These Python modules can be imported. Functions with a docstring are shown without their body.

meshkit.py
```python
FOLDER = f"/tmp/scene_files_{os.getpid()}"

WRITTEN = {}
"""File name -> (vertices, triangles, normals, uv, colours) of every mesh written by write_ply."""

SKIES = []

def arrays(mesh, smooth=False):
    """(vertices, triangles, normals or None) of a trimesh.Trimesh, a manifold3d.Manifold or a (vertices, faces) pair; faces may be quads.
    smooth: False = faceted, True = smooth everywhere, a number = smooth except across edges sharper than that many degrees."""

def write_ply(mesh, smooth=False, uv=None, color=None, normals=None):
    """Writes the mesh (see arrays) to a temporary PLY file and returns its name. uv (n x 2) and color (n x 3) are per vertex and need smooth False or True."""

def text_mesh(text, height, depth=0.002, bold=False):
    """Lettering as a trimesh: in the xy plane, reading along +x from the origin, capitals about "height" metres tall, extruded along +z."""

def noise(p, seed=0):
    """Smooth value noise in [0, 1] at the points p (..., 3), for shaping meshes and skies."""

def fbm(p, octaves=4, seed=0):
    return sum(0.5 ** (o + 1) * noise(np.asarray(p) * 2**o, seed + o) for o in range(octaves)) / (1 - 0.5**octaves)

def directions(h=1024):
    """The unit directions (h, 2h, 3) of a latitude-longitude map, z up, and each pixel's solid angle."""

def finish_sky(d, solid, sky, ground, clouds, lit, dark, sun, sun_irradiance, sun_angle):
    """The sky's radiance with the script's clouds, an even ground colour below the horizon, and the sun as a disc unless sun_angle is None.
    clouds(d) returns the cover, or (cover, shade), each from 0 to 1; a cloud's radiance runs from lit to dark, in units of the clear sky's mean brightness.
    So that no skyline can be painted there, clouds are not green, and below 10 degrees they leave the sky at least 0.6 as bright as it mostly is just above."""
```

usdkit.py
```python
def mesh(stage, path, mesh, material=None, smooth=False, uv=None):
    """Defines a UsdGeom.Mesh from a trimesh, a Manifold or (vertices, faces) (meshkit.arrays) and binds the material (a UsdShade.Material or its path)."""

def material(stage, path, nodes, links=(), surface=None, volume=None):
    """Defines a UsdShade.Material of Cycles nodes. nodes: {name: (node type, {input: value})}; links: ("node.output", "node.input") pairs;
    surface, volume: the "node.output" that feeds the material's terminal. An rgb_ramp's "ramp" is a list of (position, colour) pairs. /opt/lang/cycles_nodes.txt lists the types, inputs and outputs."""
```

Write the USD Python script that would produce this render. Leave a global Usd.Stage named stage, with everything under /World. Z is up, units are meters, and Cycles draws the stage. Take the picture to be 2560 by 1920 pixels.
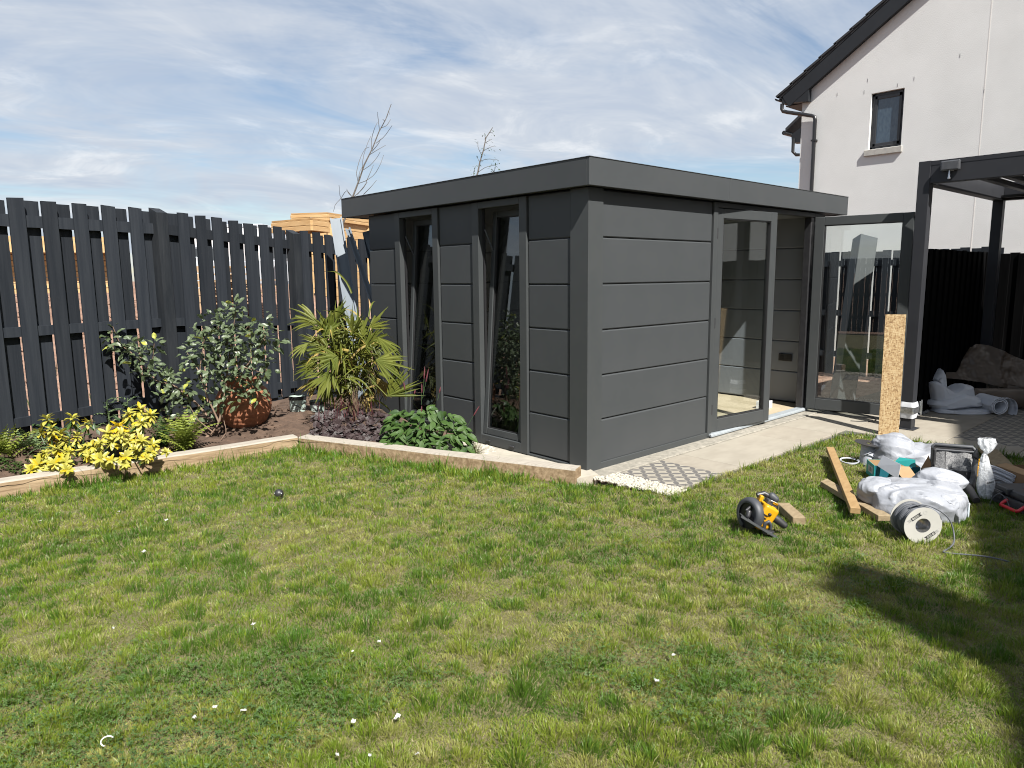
import math, random
import numpy as np
import trimesh, shapely
from shapely.geometry import Polygon
import usdkit, meshkit
from pxr import Usd, UsdGeom, UsdLux, UsdShade, Gf, Sdf, Vt

stage = Usd.Stage.CreateInMemory()
UsdGeom.SetStageUpAxis(stage, "Z")
UsdGeom.SetStageMetersPerUnit(stage, 1.0)
UsdGeom.Xform.Define(stage, "/World")
rng = np.random.default_rng(7)
random.seed(7)

# ------------------------------------------------------------------ camera
CAM = np.array([-4.2375, -3.7567, 1.6146])
YAW, PITCH, ROLL = math.radians(42.3251), math.radians(8.6039), math.radians(-0.5709)
fw = np.array([math.sin(YAW) * math.cos(PITCH), math.cos(YAW) * math.cos(PITCH), -math.sin(PITCH)])
r0 = np.array([math.cos(YAW), -math.sin(YAW), 0.0])
u0 = np.cross(r0, fw)
rt = r0 * math.cos(ROLL) + u0 * math.sin(ROLL)
up = -r0 * math.sin(ROLL) + u0 * math.cos(ROLL)
cam = UsdGeom.Camera.Define(stage, "/World/camera")
cam.CreateHorizontalApertureAttr(36.0)
cam.CreateVerticalApertureAttr(27.0)
cam.CreateFocalLengthAttr(36.0 * 1775 / 2560)
cam.CreateClippingRangeAttr(Gf.Vec2f(0.05, 2000))
cam.AddTransformOp().Set(Gf.Matrix4d(*[float(x) for x in (*rt, 0, *up, 0, *(-fw), 0, *CAM, 1)]))
cam.CreateExposureAttr(1.25)

# ------------------------------------------------------------------ sky and sun
SUN = np.array([-0.2, -0.61, 0.775]); SUN /= np.linalg.norm(SUN)
SKY_STRENGTH, SUN_INT = 0.053, 1.2
CLOUD = (5.0, 5.35, 5.9)
dome = UsdLux.DomeLight.Define(stage, "/World/sky")
dome.CreateIntensityAttr(1.0)
sky_mat = usdkit.material(stage, "/World/Looks/sky_mat", {
    "sky": ("sky_texture", {"sky_type": "single_scattering", "sun_disc": False, "sun_elevation": math.asin(SUN[2]),
                            "sun_rotation": math.atan2(SUN[0], SUN[1]), "altitude": 50.0, "air_density": 1.0, "aerosol_density": 0.35, "ozone_density": 1.0}),
    "geo": ("geometry", {}), "sep": ("separate_xyz", {}),
    "zc": ("math", {"math_type": "maximum", "value2": 0.0}), "za": ("math", {"math_type": "add", "value2": 0.16}),
    "dx": ("math", {"math_type": "divide"}), "dy": ("math", {"math_type": "divide"}),
    "pl": ("combine_xyz", {"z": 0.0}),
    "rot": ("mapping", {"rotation": (0, 0, 0.62), "scale": (0.8, 1.35, 1.0), "location": (1.7, 0.4, 0)}),
    "n1": ("noise_texture", {"scale": 0.95, "detail": 10.0, "roughness": 0.60, "distortion": 0.8}),
    "r1": ("rgb_ramp", {"ramp": [(0.0, (0.0,) * 3), (0.33, (0.12,) * 3), (0.45, (0.62,) * 3), (0.57, (0.94,) * 3), (1.0, (1, 1, 1))]}),
    "rot2": ("mapping", {"rotation": (0, 0, 0.5), "scale": (1.0, 1.45, 1.0), "location": (4.1, 2.3, 0)}),
    "n2": ("noise_texture", {"scale": 1.6, "detail": 10.0, "roughness": 0.62, "distortion": 0.9}),
    "skh": ("hsv", {"hue": .5, "saturation": 1.1, "value": .95, "fac": 1.0}),
    "r2": ("rgb_ramp", {"ramp": [(0.0, (0.80, 0.86, 0.96)), (0.40, (0.90, 0.94, 1.0)), (0.54, (1.04, 1.05, 1.06)), (0.66, (1.32, 1.28, 1.22)), (1.0, (1.5, 1.45, 1.38))]}),
    "cc": ("mix", {"mix_type": "multiply", "fac": 1.0, "color2": CLOUD}),
    "mx": ("mix", {"mix_type": "mix"}),
    "bg": ("background_shader", {"strength": SKY_STRENGTH}),
}, [("geo.position", "sep.vector"), ("sep.z", "zc.value1"), ("zc.value", "za.value1"), ("sep.x", "dx.value1"), ("za.value", "dx.value2"),
    ("sep.y", "dy.value1"), ("za.value", "dy.value2"), ("dx.value", "pl.x"), ("dy.value", "pl.y"), ("pl.vector", "rot.vector"), ("rot.vector", "n1.vector"),
    ("n1.fac", "r1.fac"), ("pl.vector", "rot2.vector"), ("rot2.vector", "n2.vector"), ("n2.fac", "r2.fac"), ("r2.color", "cc.color1"),
    ("sky.color", "skh.color"), ("skh.color", "mx.color1"), ("cc.color", "mx.color2"), ("r1.color", "mx.fac"), ("mx.color", "bg.color")], surface="bg.background")
UsdShade.MaterialBindingAPI.Apply(dome.GetPrim()).Bind(sky_mat)
dome.GetPrim().SetCustomDataByKey("kind", "structure")
sun = UsdLux.DistantLight.Define(stage, "/World/sun")
sun.CreateIntensityAttr(SUN_INT); sun.CreateAngleAttr(0.53); sun.CreateNormalizeAttr(True)
sun.CreateColorAttr(Gf.Vec3f(1.0, 0.965, 0.91))
zx = SUN; xx = np.cross([0, 0, 1.0], zx); xx /= np.linalg.norm(xx); yx = np.cross(zx, xx)
sun.AddTransformOp().Set(Gf.Matrix4d(*[float(v) for v in (*xx, 0, *yx, 0, *zx, 0, 0, 0, 20, 1)]))

# ------------------------------------------------------------------ helpers
def rotz(a):
    c, s = math.cos(a), math.sin(a)
    return np.array([[c, -s, 0], [s, c, 0], [0, 0, 1.0]])
def frame(d, upv=(0, 0, 1)):
    """columns: side, forward(d), normal"""
    d = np.asarray(d, float); d = d / np.linalg.norm(d)
    s = np.cross(d, upv)
    if np.linalg.norm(s) < 1e-6: s = np.cross(d, (1, 0, 0))
    s /= np.linalg.norm(s)
    return np.stack([s, d, np.cross(s, d)], 1)
_ch = {}
def _chamfer():
    if not _ch:
        from scipy.spatial import ConvexHull
        lab, pts = [], []
        for c in np.ndindex(2, 2, 2):
            s = np.array(c) * 2 - 1
            for k in range(3):
                m = np.ones(3); m[k] = 0
                lab.append((s, m)); pts.append(s * (1 - 0.2 * m))
        h = ConvexHull(np.array(pts)); f = h.simplices.copy(); p = np.array(pts)
        n = np.cross(p[f[:, 1]] - p[f[:, 0]], p[f[:, 2]] - p[f[:, 0]])
        bad = (n * h.equations[:, :3]).sum(1) < 0
        f[bad] = f[bad][:, ::-1]
        _ch["s"] = np.array([l[0] for l in lab]); _ch["m"] = np.array([l[1] for l in lab]); _ch["f"] = f
    return _ch["s"], _ch["m"], _ch["f"]
BOXF = np.array([[0, 2, 3, 1], [4, 5, 7, 6], [0, 1, 5, 4], [2, 6, 7, 3], [0, 4, 6, 2], [1, 3, 7, 5]])
class MB:
    def __init__(self): self.v, self.f, self.n = [], [], 0
    def add(self, v, f):
        v = np.asarray(v, float); f = np.asarray(f, int)
        if f.shape[1] == 4: f = np.vstack([f[:, [0, 1, 2]], f[:, [0, 2, 3]]])
        self.v.append(v); self.f.append(f + self.n); self.n += len(v); return self
    def tm(self, m, M=None):
        v = np.array(m.vertices)
        if M is not None: v = v @ np.asarray(M)[:3, :3].T + np.asarray(M)[:3, 3]
        return self.add(v, m.faces)
    def box(self, c, size, R=None, b=0.0):
        h = np.asarray(size, float) / 2
        if b:
            s, m, f = _chamfer(); v = s * (h - min(b, h.min() * .9) * m)
        else:
            v = np.array([[x, y, z] for x in (-1, 1) for y in (-1, 1) for z in (-1, 1)], float) * h; f = BOXF
        if R is not None: v = v @ np.asarray(R).T
        return self.add(v + np.asarray(c, float), f)
    def b2(self, lo, hi, b=0.0):
        lo, hi = np.minimum(lo, hi), np.maximum(lo, hi)
        return self.box((lo + hi) / 2, hi - lo, None, b)
    def bar(self, p0, p1, w, h, upv=(0, 0, 1), b=0.0):
        p0, p1 = np.asarray(p0, float), np.asarray(p1, float)
        return self.box((p0 + p1) / 2, (w, np.linalg.norm(p1 - p0), h), frame(p1 - p0, upv), b)
    def tube(self, pts, r, n=6, cap=True):
        p = np.asarray(pts, float); k = len(p)
        r = np.broadcast_to(np.asarray(r, float), (k,))
        t = np.gradient(p, axis=0); t /= np.maximum(np.linalg.norm(t, axis=1, keepdims=True), 1e-9)
        ref = np.array([0, 0, 1.0]) if abs(t[0][2]) < .9 else np.array([1.0, 0, 0])
        a = np.linspace(0, 2 * np.pi, n, endpoint=False); rings = []
        s = np.cross(t[0], ref); s /= np.linalg.norm(s)
        for i in range(k):
            s = s - t[i] * (s @ t[i]); s /= max(np.linalg.norm(s), 1e-9)
            q = np.cross(t[i], s)
            rings.append(p[i] + r[i] * (np.cos(a)[:, None] * s + np.sin(a)[:, None] * q))
        v = np.vstack(rings); j = np.arange(n); f = []
        for i in range(k - 1):
            f.append(np.stack([i * n + j, i * n + (j + 1) % n, (i + 1) * n + (j + 1) % n, (i + 1) * n + j], 1))
        f = np.vstack(f); f = np.vstack([f[:, [0, 1, 2]], f[:, [0, 2, 3]]])
        if cap:
            v = np.vstack([v, p[0], p[-1]]); m = k * n
            f = np.vstack([f, np.stack([(j + 1) % n, j, np.full(n, m)], 1), np.stack([(k - 1) * n + j, (k - 1) * n + (j + 1) % n, np.full(n, m + 1)], 1)])
        return self.add(v, f)
    def lathe(self, prof, n=32, M=None, c=(0, 0, 0)):
        prof = np.asarray(prof, float); k = len(prof); a = np.linspace(0, 2 * np.pi, n, endpoint=False)
        v = np.vstack([np.stack([r * np.cos(a), r * np.sin(a), np.full(n, z)], 1) for r, z in prof])
        j = np.arange(n); f = np.vstack([np.stack([i * n + j, i * n + (j + 1) % n, (i + 1) * n + (j + 1) % n, (i + 1) * n + j], 1) for i in range(k - 1)])
        if M is not None: v = v @ np.asarray(M).T
        return self.add(v + np.asarray(c, float), f)
    def ext(self, poly, d, M=None, c=(0, 0, 0)):
        """polygon in xy extruded by d along z, then rotated by M and moved to c"""
        m = trimesh.creation.extrude_polygon(poly if isinstance(poly, Polygon) else Polygon(poly), d, engine="earcut")
        v = np.array(m.vertices)
        if M is not None: v = v @ np.asarray(M).T
        return self.add(v + np.asarray(c, float), m.faces)
    def grid(self, X, Y, Z):
        a, b = X.shape; v = np.stack([X, Y, Z], -1).reshape(-1, 3); i = np.arange(a * b).reshape(a, b)
        return self.add(v, np.stack([i[:-1, :-1], i[1:, :-1], i[1:, 1:], i[:-1, 1:]], -1).reshape(-1, 4))
    def get(self): return np.vstack(self.v), np.vstack(self.f)
    def xf(self, R, c=(0, 0, 0)):
        self.v = [v @ np.asarray(R).T + np.asarray(c, float) for v in self.v]; return self

used = {}
def numbered(parent, name):
    k = (parent, name); i = used.get(k, -1) + 1; used[k] = i
    return f"{parent}/{name}" + (f"_{i:03d}" if i else "")
XF = {}
def data(p, **kw):
    for k, v in kw.items():
        if v: p.SetCustomDataByKey(k, v)
def thing(name, label, cat, loc=(0, 0, 0), rz=0.0, group=None, kind=None):
    path = numbered("/World", name); x = UsdGeom.Xform.Define(stage, path)
    x.AddTranslateOp().Set(Gf.Vec3d(*map(float, loc)))
    if rz: x.AddRotateZOp().Set(math.degrees(rz))
    data(x.GetPrim(), label=label, category=cat, group=group, kind=kind)
    XF[path] = (np.asarray(loc, float), rotz(rz)); return path
def obj(name, mb, m, parent="/World", smooth=False, world=False, label=None, cat=None, group=None, kind=None):
    v, f = mb.get() if isinstance(mb, MB) else mb
    if world:
        root = "/".join(parent.split("/")[:3])
        if root in XF:
            l, R = XF[root]; v = (np.asarray(v) - l) @ R
    path = numbered(parent, name)
    p = usdkit.mesh(stage, path, (v, f), MAT[m], smooth=smooth)
    data(p.GetPrim(), label=label, category=cat, group=group, kind=kind)
    return path
def single(name, mb, m, label, cat, smooth=False, group=None, kind=None):
    return obj(name, mb, m, "/World", smooth, False, label, cat, group, kind)
def struct(name, mb, m, smooth=False): return obj(name, mb, m, "/World", smooth, kind="structure")

MAT = {}
def pm(name, col, col2=None, scale=8.0, detail=4.0, rough=.6, bump=0.0, bscale=60.0, bdist=.003, spec=.5, metallic=0.0,
       stretch=(1, 1, 1), rot=(0, 0, 0), island=0.0, trans=0.0, lo=.35, hi=.65, rvar=0.0, coat=0.0, bstretch=None, tcol=None, coord="geo.position", objvar=0.0):
    N, L = {"geo": ("geometry", {}), "tc": ("texture_coordinate", {}), "map": ("mapping", {"scale": stretch, "rotation": rot})}, [(coord, "map.vector")]
    pb = {"roughness": rough, "specular_ior_level": spec, "metallic": metallic, "base_color": col}
    if coat: pb["coat_weight"] = coat
    N["p"] = ("principled_bsdf", pb); out = None
    if col2 is not None:
        N["n"] = ("noise_texture", {"scale": scale, "detail": detail, "roughness": .6}); N["r"] = ("rgb_ramp", {"ramp": [(lo, col), (hi, col2)]})
        L += [("map.vector", "n.vector"), ("n.fac", "r.fac")]; out = "r.color"
    else:
        N["r"] = ("color", {"value": col}); out = "r.color"
    if island:
        N["mr"] = ("map_range", {"from_min": 0.0, "from_max": 1.0, "to_min": 1 - island, "to_max": 1 + island})
        N["hsv"] = ("hsv", {"hue": .5, "saturation": 1.0, "fac": 1.0})
        L += [("geo.random_per_island", "mr.value"), ("mr.result", "hsv.value"), (out, "hsv.color")]; out = "hsv.color"
    if objvar:
        N["oi"] = ("object_info", {}); N["omr"] = ("map_range", {"from_min": 0.0, "from_max": 1.0, "to_min": 1 - objvar, "to_max": 1 + objvar}); N["ohsv"] = ("hsv", {"hue": .5, "saturation": 1.0, "fac": 1.0})
        L += [("oi.random", "omr.value"), ("omr.result", "ohsv.value"), (out, "ohsv.color")]; out = "ohsv.color"
    L.append((out, "p.base_color"))
    if rvar:
        N["rn"] = ("noise_texture", {"scale": scale * 2.3, "detail": 3.0}); N["rm"] = ("map_range", {"from_min": .3, "from_max": .7, "to_min": rough - rvar, "to_max": rough + rvar})
        L += [("map.vector", "rn.vector"), ("rn.fac", "rm.value"), ("rm.result", "p.roughness")]
    if bump:
        N["bmap"] = ("mapping", {"scale": bstretch or stretch, "rotation": rot}); N["bn"] = ("noise_texture", {"scale": bscale, "detail": 3.0}); N["b"] = ("bump", {"strength": bump, "distance": bdist})
        L += [(coord, "bmap.vector"), ("bmap.vector", "bn.vector"), ("bn.fac", "b.height"), ("b.normal", "p.normal")]
    surf = "p.BSDF"
    if trans:
        N["t"] = ("translucent_bsdf", {}); N["m"] = ("mix_closure", {"fac": trans})
        if tcol: N["t"][1]["color"] = tcol
        else: L.append((out, "t.color"))
        L += [("p.BSDF", "m.closure1"), ("t.BSDF", "m.closure2")]; surf = "m.closure"
    MAT[name] = usdkit.material(stage, f"/World/Looks/{name}", N, L, surface=surf)
def custom(name, N, L, surf): MAT[name] = usdkit.material(stage, f"/World/Looks/{name}", N, L, surface=surf)

# ------------------------------------------------------------------ materials
pm("anthracite", (.0455, .0495, .052), (.0495, .053, .0555), scale=3, rough=.45, bump=.05, bscale=900, bdist=.0005, spec=.22)
pm("anthracite_frame", (.044, .048, .0495), (.048, .0515, .0525), scale=5, rough=.42, bump=.04, bscale=700, bdist=.0005, spec=.25)
pm("inner_panel", (.18, .195, .215), (.19, .205, .225), scale=3, rough=.45)
pm("black_gasket", (.012, .012, .013), rough=.5)
pm("black_plastic", (.018, .018, .02), (.028, .028, .03), scale=20, rough=.42, bump=.1, bscale=400, bdist=.0006)
pm("dark_grey_plastic", (.045, .047, .052), (.06, .062, .068), scale=25, rough=.5, bump=.08, bscale=300, bdist=.0006)
pm("sill_metal", (.27, .30, .32), (.33, .36, .38), scale=14, rough=.5, metallic=.2)
pm("steel_film", (.065, .088, .112), (.082, .106, .13), scale=6, rough=.42, spec=.45, stretch=(1, 1, .3))
pm("silver", (.55, .56, .58), (.35, .36, .38), scale=40, rough=.28, metallic=.9, bump=.5, bscale=60, bdist=.004)
pm("concrete", (.27, .25, .21), (.16, .15, .125), scale=22, detail=7, rough=.9, bump=.6, bscale=90, bdist=.006)
pm("cream_slab", (.34, .31, .255), (.27, .25, .205), scale=9, rough=.85, bump=.2, bscale=120)
pm("joint_sand", (.10, .095, .08), (.06, .057, .05), scale=30, rough=.95)
pm("slab", (.235, .212, .172), (.275, .25, .205), scale=3.2, detail=8, rough=.72, bump=.08, bscale=160, bdist=.002, stretch=(1, 2.2, 1))
pm("slab_warm", (.225, .20, .162), (.262, .236, .192), scale=4.0, detail=8, rough=.72, bump=.08, bscale=160, bdist=.002, stretch=(1.2, 2.4, 1), rot=(0, 0, .2))
pm("sleeper_face", (.16, .105, .055), (.31, .225, .135), scale=3.8, detail=8, rough=.85, bump=.45, bscale=9, bdist=.006, stretch=(.6, 8, 8))
pm("sleeper_top", (.24, .215, .18), (.32, .29, .245), scale=6, detail=8, rough=.9, bump=.5, bscale=12, bdist=.006, stretch=(1, 8, 8))
pm("timber", (.22, .135, .055), (.29, .19, .085), scale=4, detail=8, rough=.75, bump=.25, bscale=14, bdist=.003, stretch=(3, 9, 9), rot=(0, 0, -.5), lo=.3, hi=.7)
pm("timber_grey", (.17, .125, .07), (.24, .185, .11), scale=4, detail=8, rough=.8, bump=.25, bscale=14, bdist=.003, stretch=(3, 9, 9), rot=(0, 0, .8))
pm("fence_paint", (.0145, .0175, .0225), (.023, .0265, .032), scale=2.2, detail=9, objvar=.22, rough=.62, bump=.55, bscale=5, bdist=.004, stretch=(9, 9, .5), spec=.18, rvar=.1)
pm("fence_post_paint", (.013, .0155, .019), (.024, .0265, .030), scale=2.6, detail=9, rough=.6, bump=.7, bscale=6, bdist=.004, stretch=(6, 6, .7), spec=.18, rvar=.1)
pm("fence_black_shaded", (.0022, .0022, .0024), (.004, .004, .0042), scale=3, rough=.8, bump=.4, bscale=5, bdist=.003, stretch=(9, 9, .5), spec=.03)  # black paint darkened further, deep pergola shade is put into its colour
pm("soil", (.050, .030, .019), (.095, .060, .040), scale=9, detail=9, rough=.95, bump=.9, bscale=45, bdist=.02)
pm("earth", (.15, .085, .058), (.25, .155, .11), scale=3.5, detail=10, rough=.95, bump=.9, bscale=12, bdist=.06)
pm("ground_far", (.16, .14, .09), (.10, .12, .05), scale=.3, detail=8, rough=.95)
pm("lawn_base", (.085, .082, .030), (.125, .105, .050), scale=7, detail=8, rough=.95, bump=.8, bscale=90, bdist=.015)
pm("render_white", (.555, .56, .55), (.60, .605, .595), scale=1.2, detail=6, rough=.95, bump=.45, bscale=70, bdist=.006, spec=.2)
pm("render_return", (.62, .60, .57), rough=.9, bump=.4, bscale=40, bdist=.01)
pm("roof_tile", (.014, .015, .017), (.022, .023, .026), scale=5, rough=.7, bump=.2, bscale=60)
pm("fascia_dark", (.017, .019, .022), (.020, .022, .025), scale=2, rough=.45, spec=.25)
pm("gutter_black", (.014, .014, .015), rough=.32)
pm("upvc_black", (.022, .024, .027), rough=.35)
pm("stone_sill", (.30, .29, .27), (.36, .35, .32), scale=15, rough=.85)
pm("obscure_glass", (.03, .05, .075), (.05, .075, .10), scale=30, rough=.12, bump=.25, bscale=28, bdist=.01, stretch=(1, 1, .4), spec=.8)
pm("pergola_metal", (.024, .025, .029), (.028, .029, .033), scale=4, rough=.5, bump=.08, bscale=500, bdist=.0006, spec=.22)
pm("louvre", (.22, .22, .23), (.26, .26, .27), scale=4, rough=.5)
pm("foam_white", (.74, .76, .80), (.66, .68, .73), scale=6, rough=.7, bump=.15, bscale=220, bdist=.002, trans=.25)
pm("card_wrap", (.075, .054, .038), (.095, .07, .05), scale=4, rough=.5, bump=.25, bscale=30, bdist=.005, coat=.1)
pm("cardboard", (.27, .17, .085), (.31, .20, .105), scale=8, rough=.85, bump=.1, bscale=120)
pm("cardboard_shaded", (.15, .09, .045), (.18, .11, .055), scale=8, rough=.85)  # brown cardboard with the shade of the box sides put into its colour
pm("card_grey", (.34, .36, .40), (.38, .40, .44), scale=8, rough=.8)
pm("teal_card", (.012, .21, .20), (.016, .24, .225), scale=9, rough=.5)
pm("teal_shaded", (.006, .085, .115), rough=.5)  # teal card darkened: the shade on the carton front is in the colour
pm("white_sheet", (.285, .297, .322), (.25, .262, .29), scale=6, rough=.4, bump=.8, bscale=16, bdist=.010, trans=.10, spec=.4)
pm("white_plastic", (.55, .56, .57), rough=.4)
pm("paper_white", (.46, .455, .43), rough=.8, trans=.2)
pm("cream_board", (.33, .325, .295), (.37, .36, .33), scale=6, rough=.7)
pm("print_black", (.02, .02, .022), rough=.6)
pm("print_grey", (.25, .25, .25), rough=.6)
pm("cable_grey", (.075, .08, .09), (.095, .10, .112), scale=20, rough=.5, spec=.3)
pm("cable_white", (.44, .46, .50), (.36, .38, .43), scale=16, rough=.42)
pm("yellow_plastic", (.46, .225, .004), (.50, .25, .006), scale=12, rough=.38)
pm("rubber_black", (.016, .016, .017), rough=.6, bump=.3, bscale=350, bdist=.001)
pm("rubber_grey", (.045, .048, .054), (.035, .038, .044), scale=20, rough=.55, bump=.2, bscale=250, bdist=.001)
pm("blade_steel", (.10, .105, .11), (.07, .074, .08), scale=20, rough=.45, metallic=.4)
pm("mesh_cloth", (.055, .055, .058), (.15, .15, .15), scale=120, rough=.6, lo=.45, hi=.55, spec=.6)
pm("bag_cloth", (.014, .014, .016), (.026, .026, .028), scale=40, rough=.75, bump=.4, bscale=300, bdist=.002)
pm("tool_red", (.42, .012, .022), rough=.4)
pm("tool_black", (.018, .019, .022), (.03, .031, .034), scale=18, rough=.45, bump=.3, bscale=260, bdist=.0015)
pm("terracotta", (.30, .115, .055), (.20, .078, .038), scale=8, detail=7, rough=.85, bump=.3, bscale=60, bdist=.004)
pm("bark_grey", (.10, .088, .075), (.065, .056, .048), scale=30, rough=.9, bump=.5, bscale=60, bdist=.004)
pm("twig_brown", (.12, .075, .05), (.19, .13, .09), scale=20, rough=.85)
pm("leaf_silver", (.085, .125, .055), (.15, .19, .10), scale=9, rough=.42, island=.28, trans=.22, lo=.3, hi=.7)
pm("leaf_silver_yellow", (.36, .34, .05), (.22, .28, .06), scale=40, rough=.42, trans=.25)
pm("leaf_yellow", (.42, .38, .022), (.48, .46, .12), scale=8, rough=.42, island=.15, trans=.3, lo=.3, hi=.7)
pm("leaf_gold", (.46, .33, .008), (.50, .38, .018), scale=8, rough=.42, trans=.3)
pm("leaf_green", (.050, .105, .020), (.075, .14, .032), scale=8, spec=.3, rough=.55, island=.25, trans=.28)
pm("leaf_dark_green", (.04, .085, .025), (.065, .12, .036), scale=8, rough=.45, island=.25, trans=.25)
pm("leaf_fern", (.20, .26, .035), (.30, .35, .06), scale=8, rough=.55, island=.25, trans=.3)
pm("leaf_thistle", (.10, .16, .06), (.15, .21, .09), scale=8, rough=.6, island=.2, trans=.2)
pm("palm_green", (.10, .13, .018), (.19, .205, .034), scale=5, rough=.5, island=.3, trans=.25, lo=.3, hi=.7, spec=.3)
pm("palm_dry", (.42, .32, .06), (.30, .22, .07), scale=9, rough=.6, island=.25, trans=.2)
pm("palm_fibre", (.055, .038, .022), (.12, .088, .05), scale=30, rough=.9)
pm("heuchera", (.038, .020, .022), (.075, .052, .050), scale=14, spec=.3, rough=.6, island=.4, trans=.12)
pm("heuchera_silver", (.11, .105, .10), (.06, .04, .042), scale=45, spec=.3, rough=.6, island=.3)
pm("flower_red", (.085, .010, .016), (.05, .008, .012), scale=60, rough=.7)
pm("leaf_variegated", (.34, .36, .20), (.16, .20, .085), scale=60, rough=.6, island=.25, trans=.15)
pm("bucket_green", (.32, .40, .35), (.38, .45, .41), scale=14, rough=.45)
pm("pebble", (.44, .41, .34), (.36, .335, .28), scale=25, rough=.75, island=.14)
pm("gravel_grey", (.42, .41, .40), (.30, .29, .28), scale=25, rough=.85, island=.3)
pm("pine_wood", (.38, .235, .10), (.46, .31, .15), scale=2.5, detail=7, rough=.75, stretch=(1, 1, 7), bump=.15, bscale=20)
pm("pine_dark", (.30, .175, .07), (.36, .23, .10), scale=3, detail=6, rough=.75, stretch=(1, 1, 7))
pm("cabin_white", (.72, .72, .72), (.66, .66, .67), scale=1.5, rough=.55)
pm("cabin_grey", (.40, .42, .45), (.36, .38, .41), scale=2, rough=.5, metallic=.2)
pm("cabin_trim", (.16, .17, .19), rough=.5)
pm("cabin_window", (.03, .035, .04), rough=.08, spec=.8)
pm("pallet_wood", (.36, .25, .15), (.28, .19, .11), scale=6, rough=.85)
pm("wrap_pale", (.60, .66, .70), (.50, .56, .60), scale=8, rough=.3)
pm("weed_green", (.08, .11, .028), (.12, .145, .045), scale=10, rough=.7, island=.3, trans=.2)
pm("sign_red", (.45, .02, .02), rough=.5)
pm("orange_plastic", (.75, .30, .02), rough=.5)
pm("floor_osb", (.30, .25, .165), (.36, .30, .21), scale=30, detail=5, rough=.75)
pm("ceiling_white", (.30, .30, .30), rough=.7)
def glass(name, tint, base, power=5.0, rough=0.0, gcol=(1, 1, 1)):
    custom(name, {"lw": ("layer_weight", {"blend": .5}), "pw": ("math", {"math_type": "power", "value2": power}),
                  "mr": ("map_range", {"from_min": 0.0, "from_max": 1.0, "to_min": base, "to_max": 1.0}),
                  "t": ("transparent_bsdf", {"color": tint}), "g": ("glossy_bsdf", {"roughness": rough, "color": gcol}), "m": ("mix_closure", {})},
           [("lw.facing", "pw.value1"), ("pw.value", "mr.value"), ("mr.result", "m.fac"), ("t.BSDF", "m.closure1"), ("g.BSDF", "m.closure2")], "m.closure")
glass("pane_glass", (.93, .96, .95), .065)
glass("tinted_glass", (.50, .54, .54), .10)
custom("clear_plastic", {"geo": ("geometry", {}), "n": ("noise_texture", {"scale": 34.0, "detail": 4.0, "distortion": 1.0}), "b": ("bump", {"strength": .9, "distance": .01}),
                         "r": ("rgb_ramp", {"ramp": [(0.35, (.25,) * 3), (.62, (.62,) * 3)]}), "t": ("transparent_bsdf", {"color": (.95, .96, .97)}),
                         "p": ("principled_bsdf", {"base_color": (.74, .76, .78), "roughness": .22, "specular_ior_level": .8}), "m": ("mix_closure", {})},
       [("geo.position", "n.vector"), ("n.fac", "b.height"), ("n.fac", "r.fac"), ("b.normal", "p.normal"), ("r.color", "m.fac"), ("t.BSDF", "m.closure1"), ("p.BSDF", "m.closure2")], "m.closure")
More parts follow.
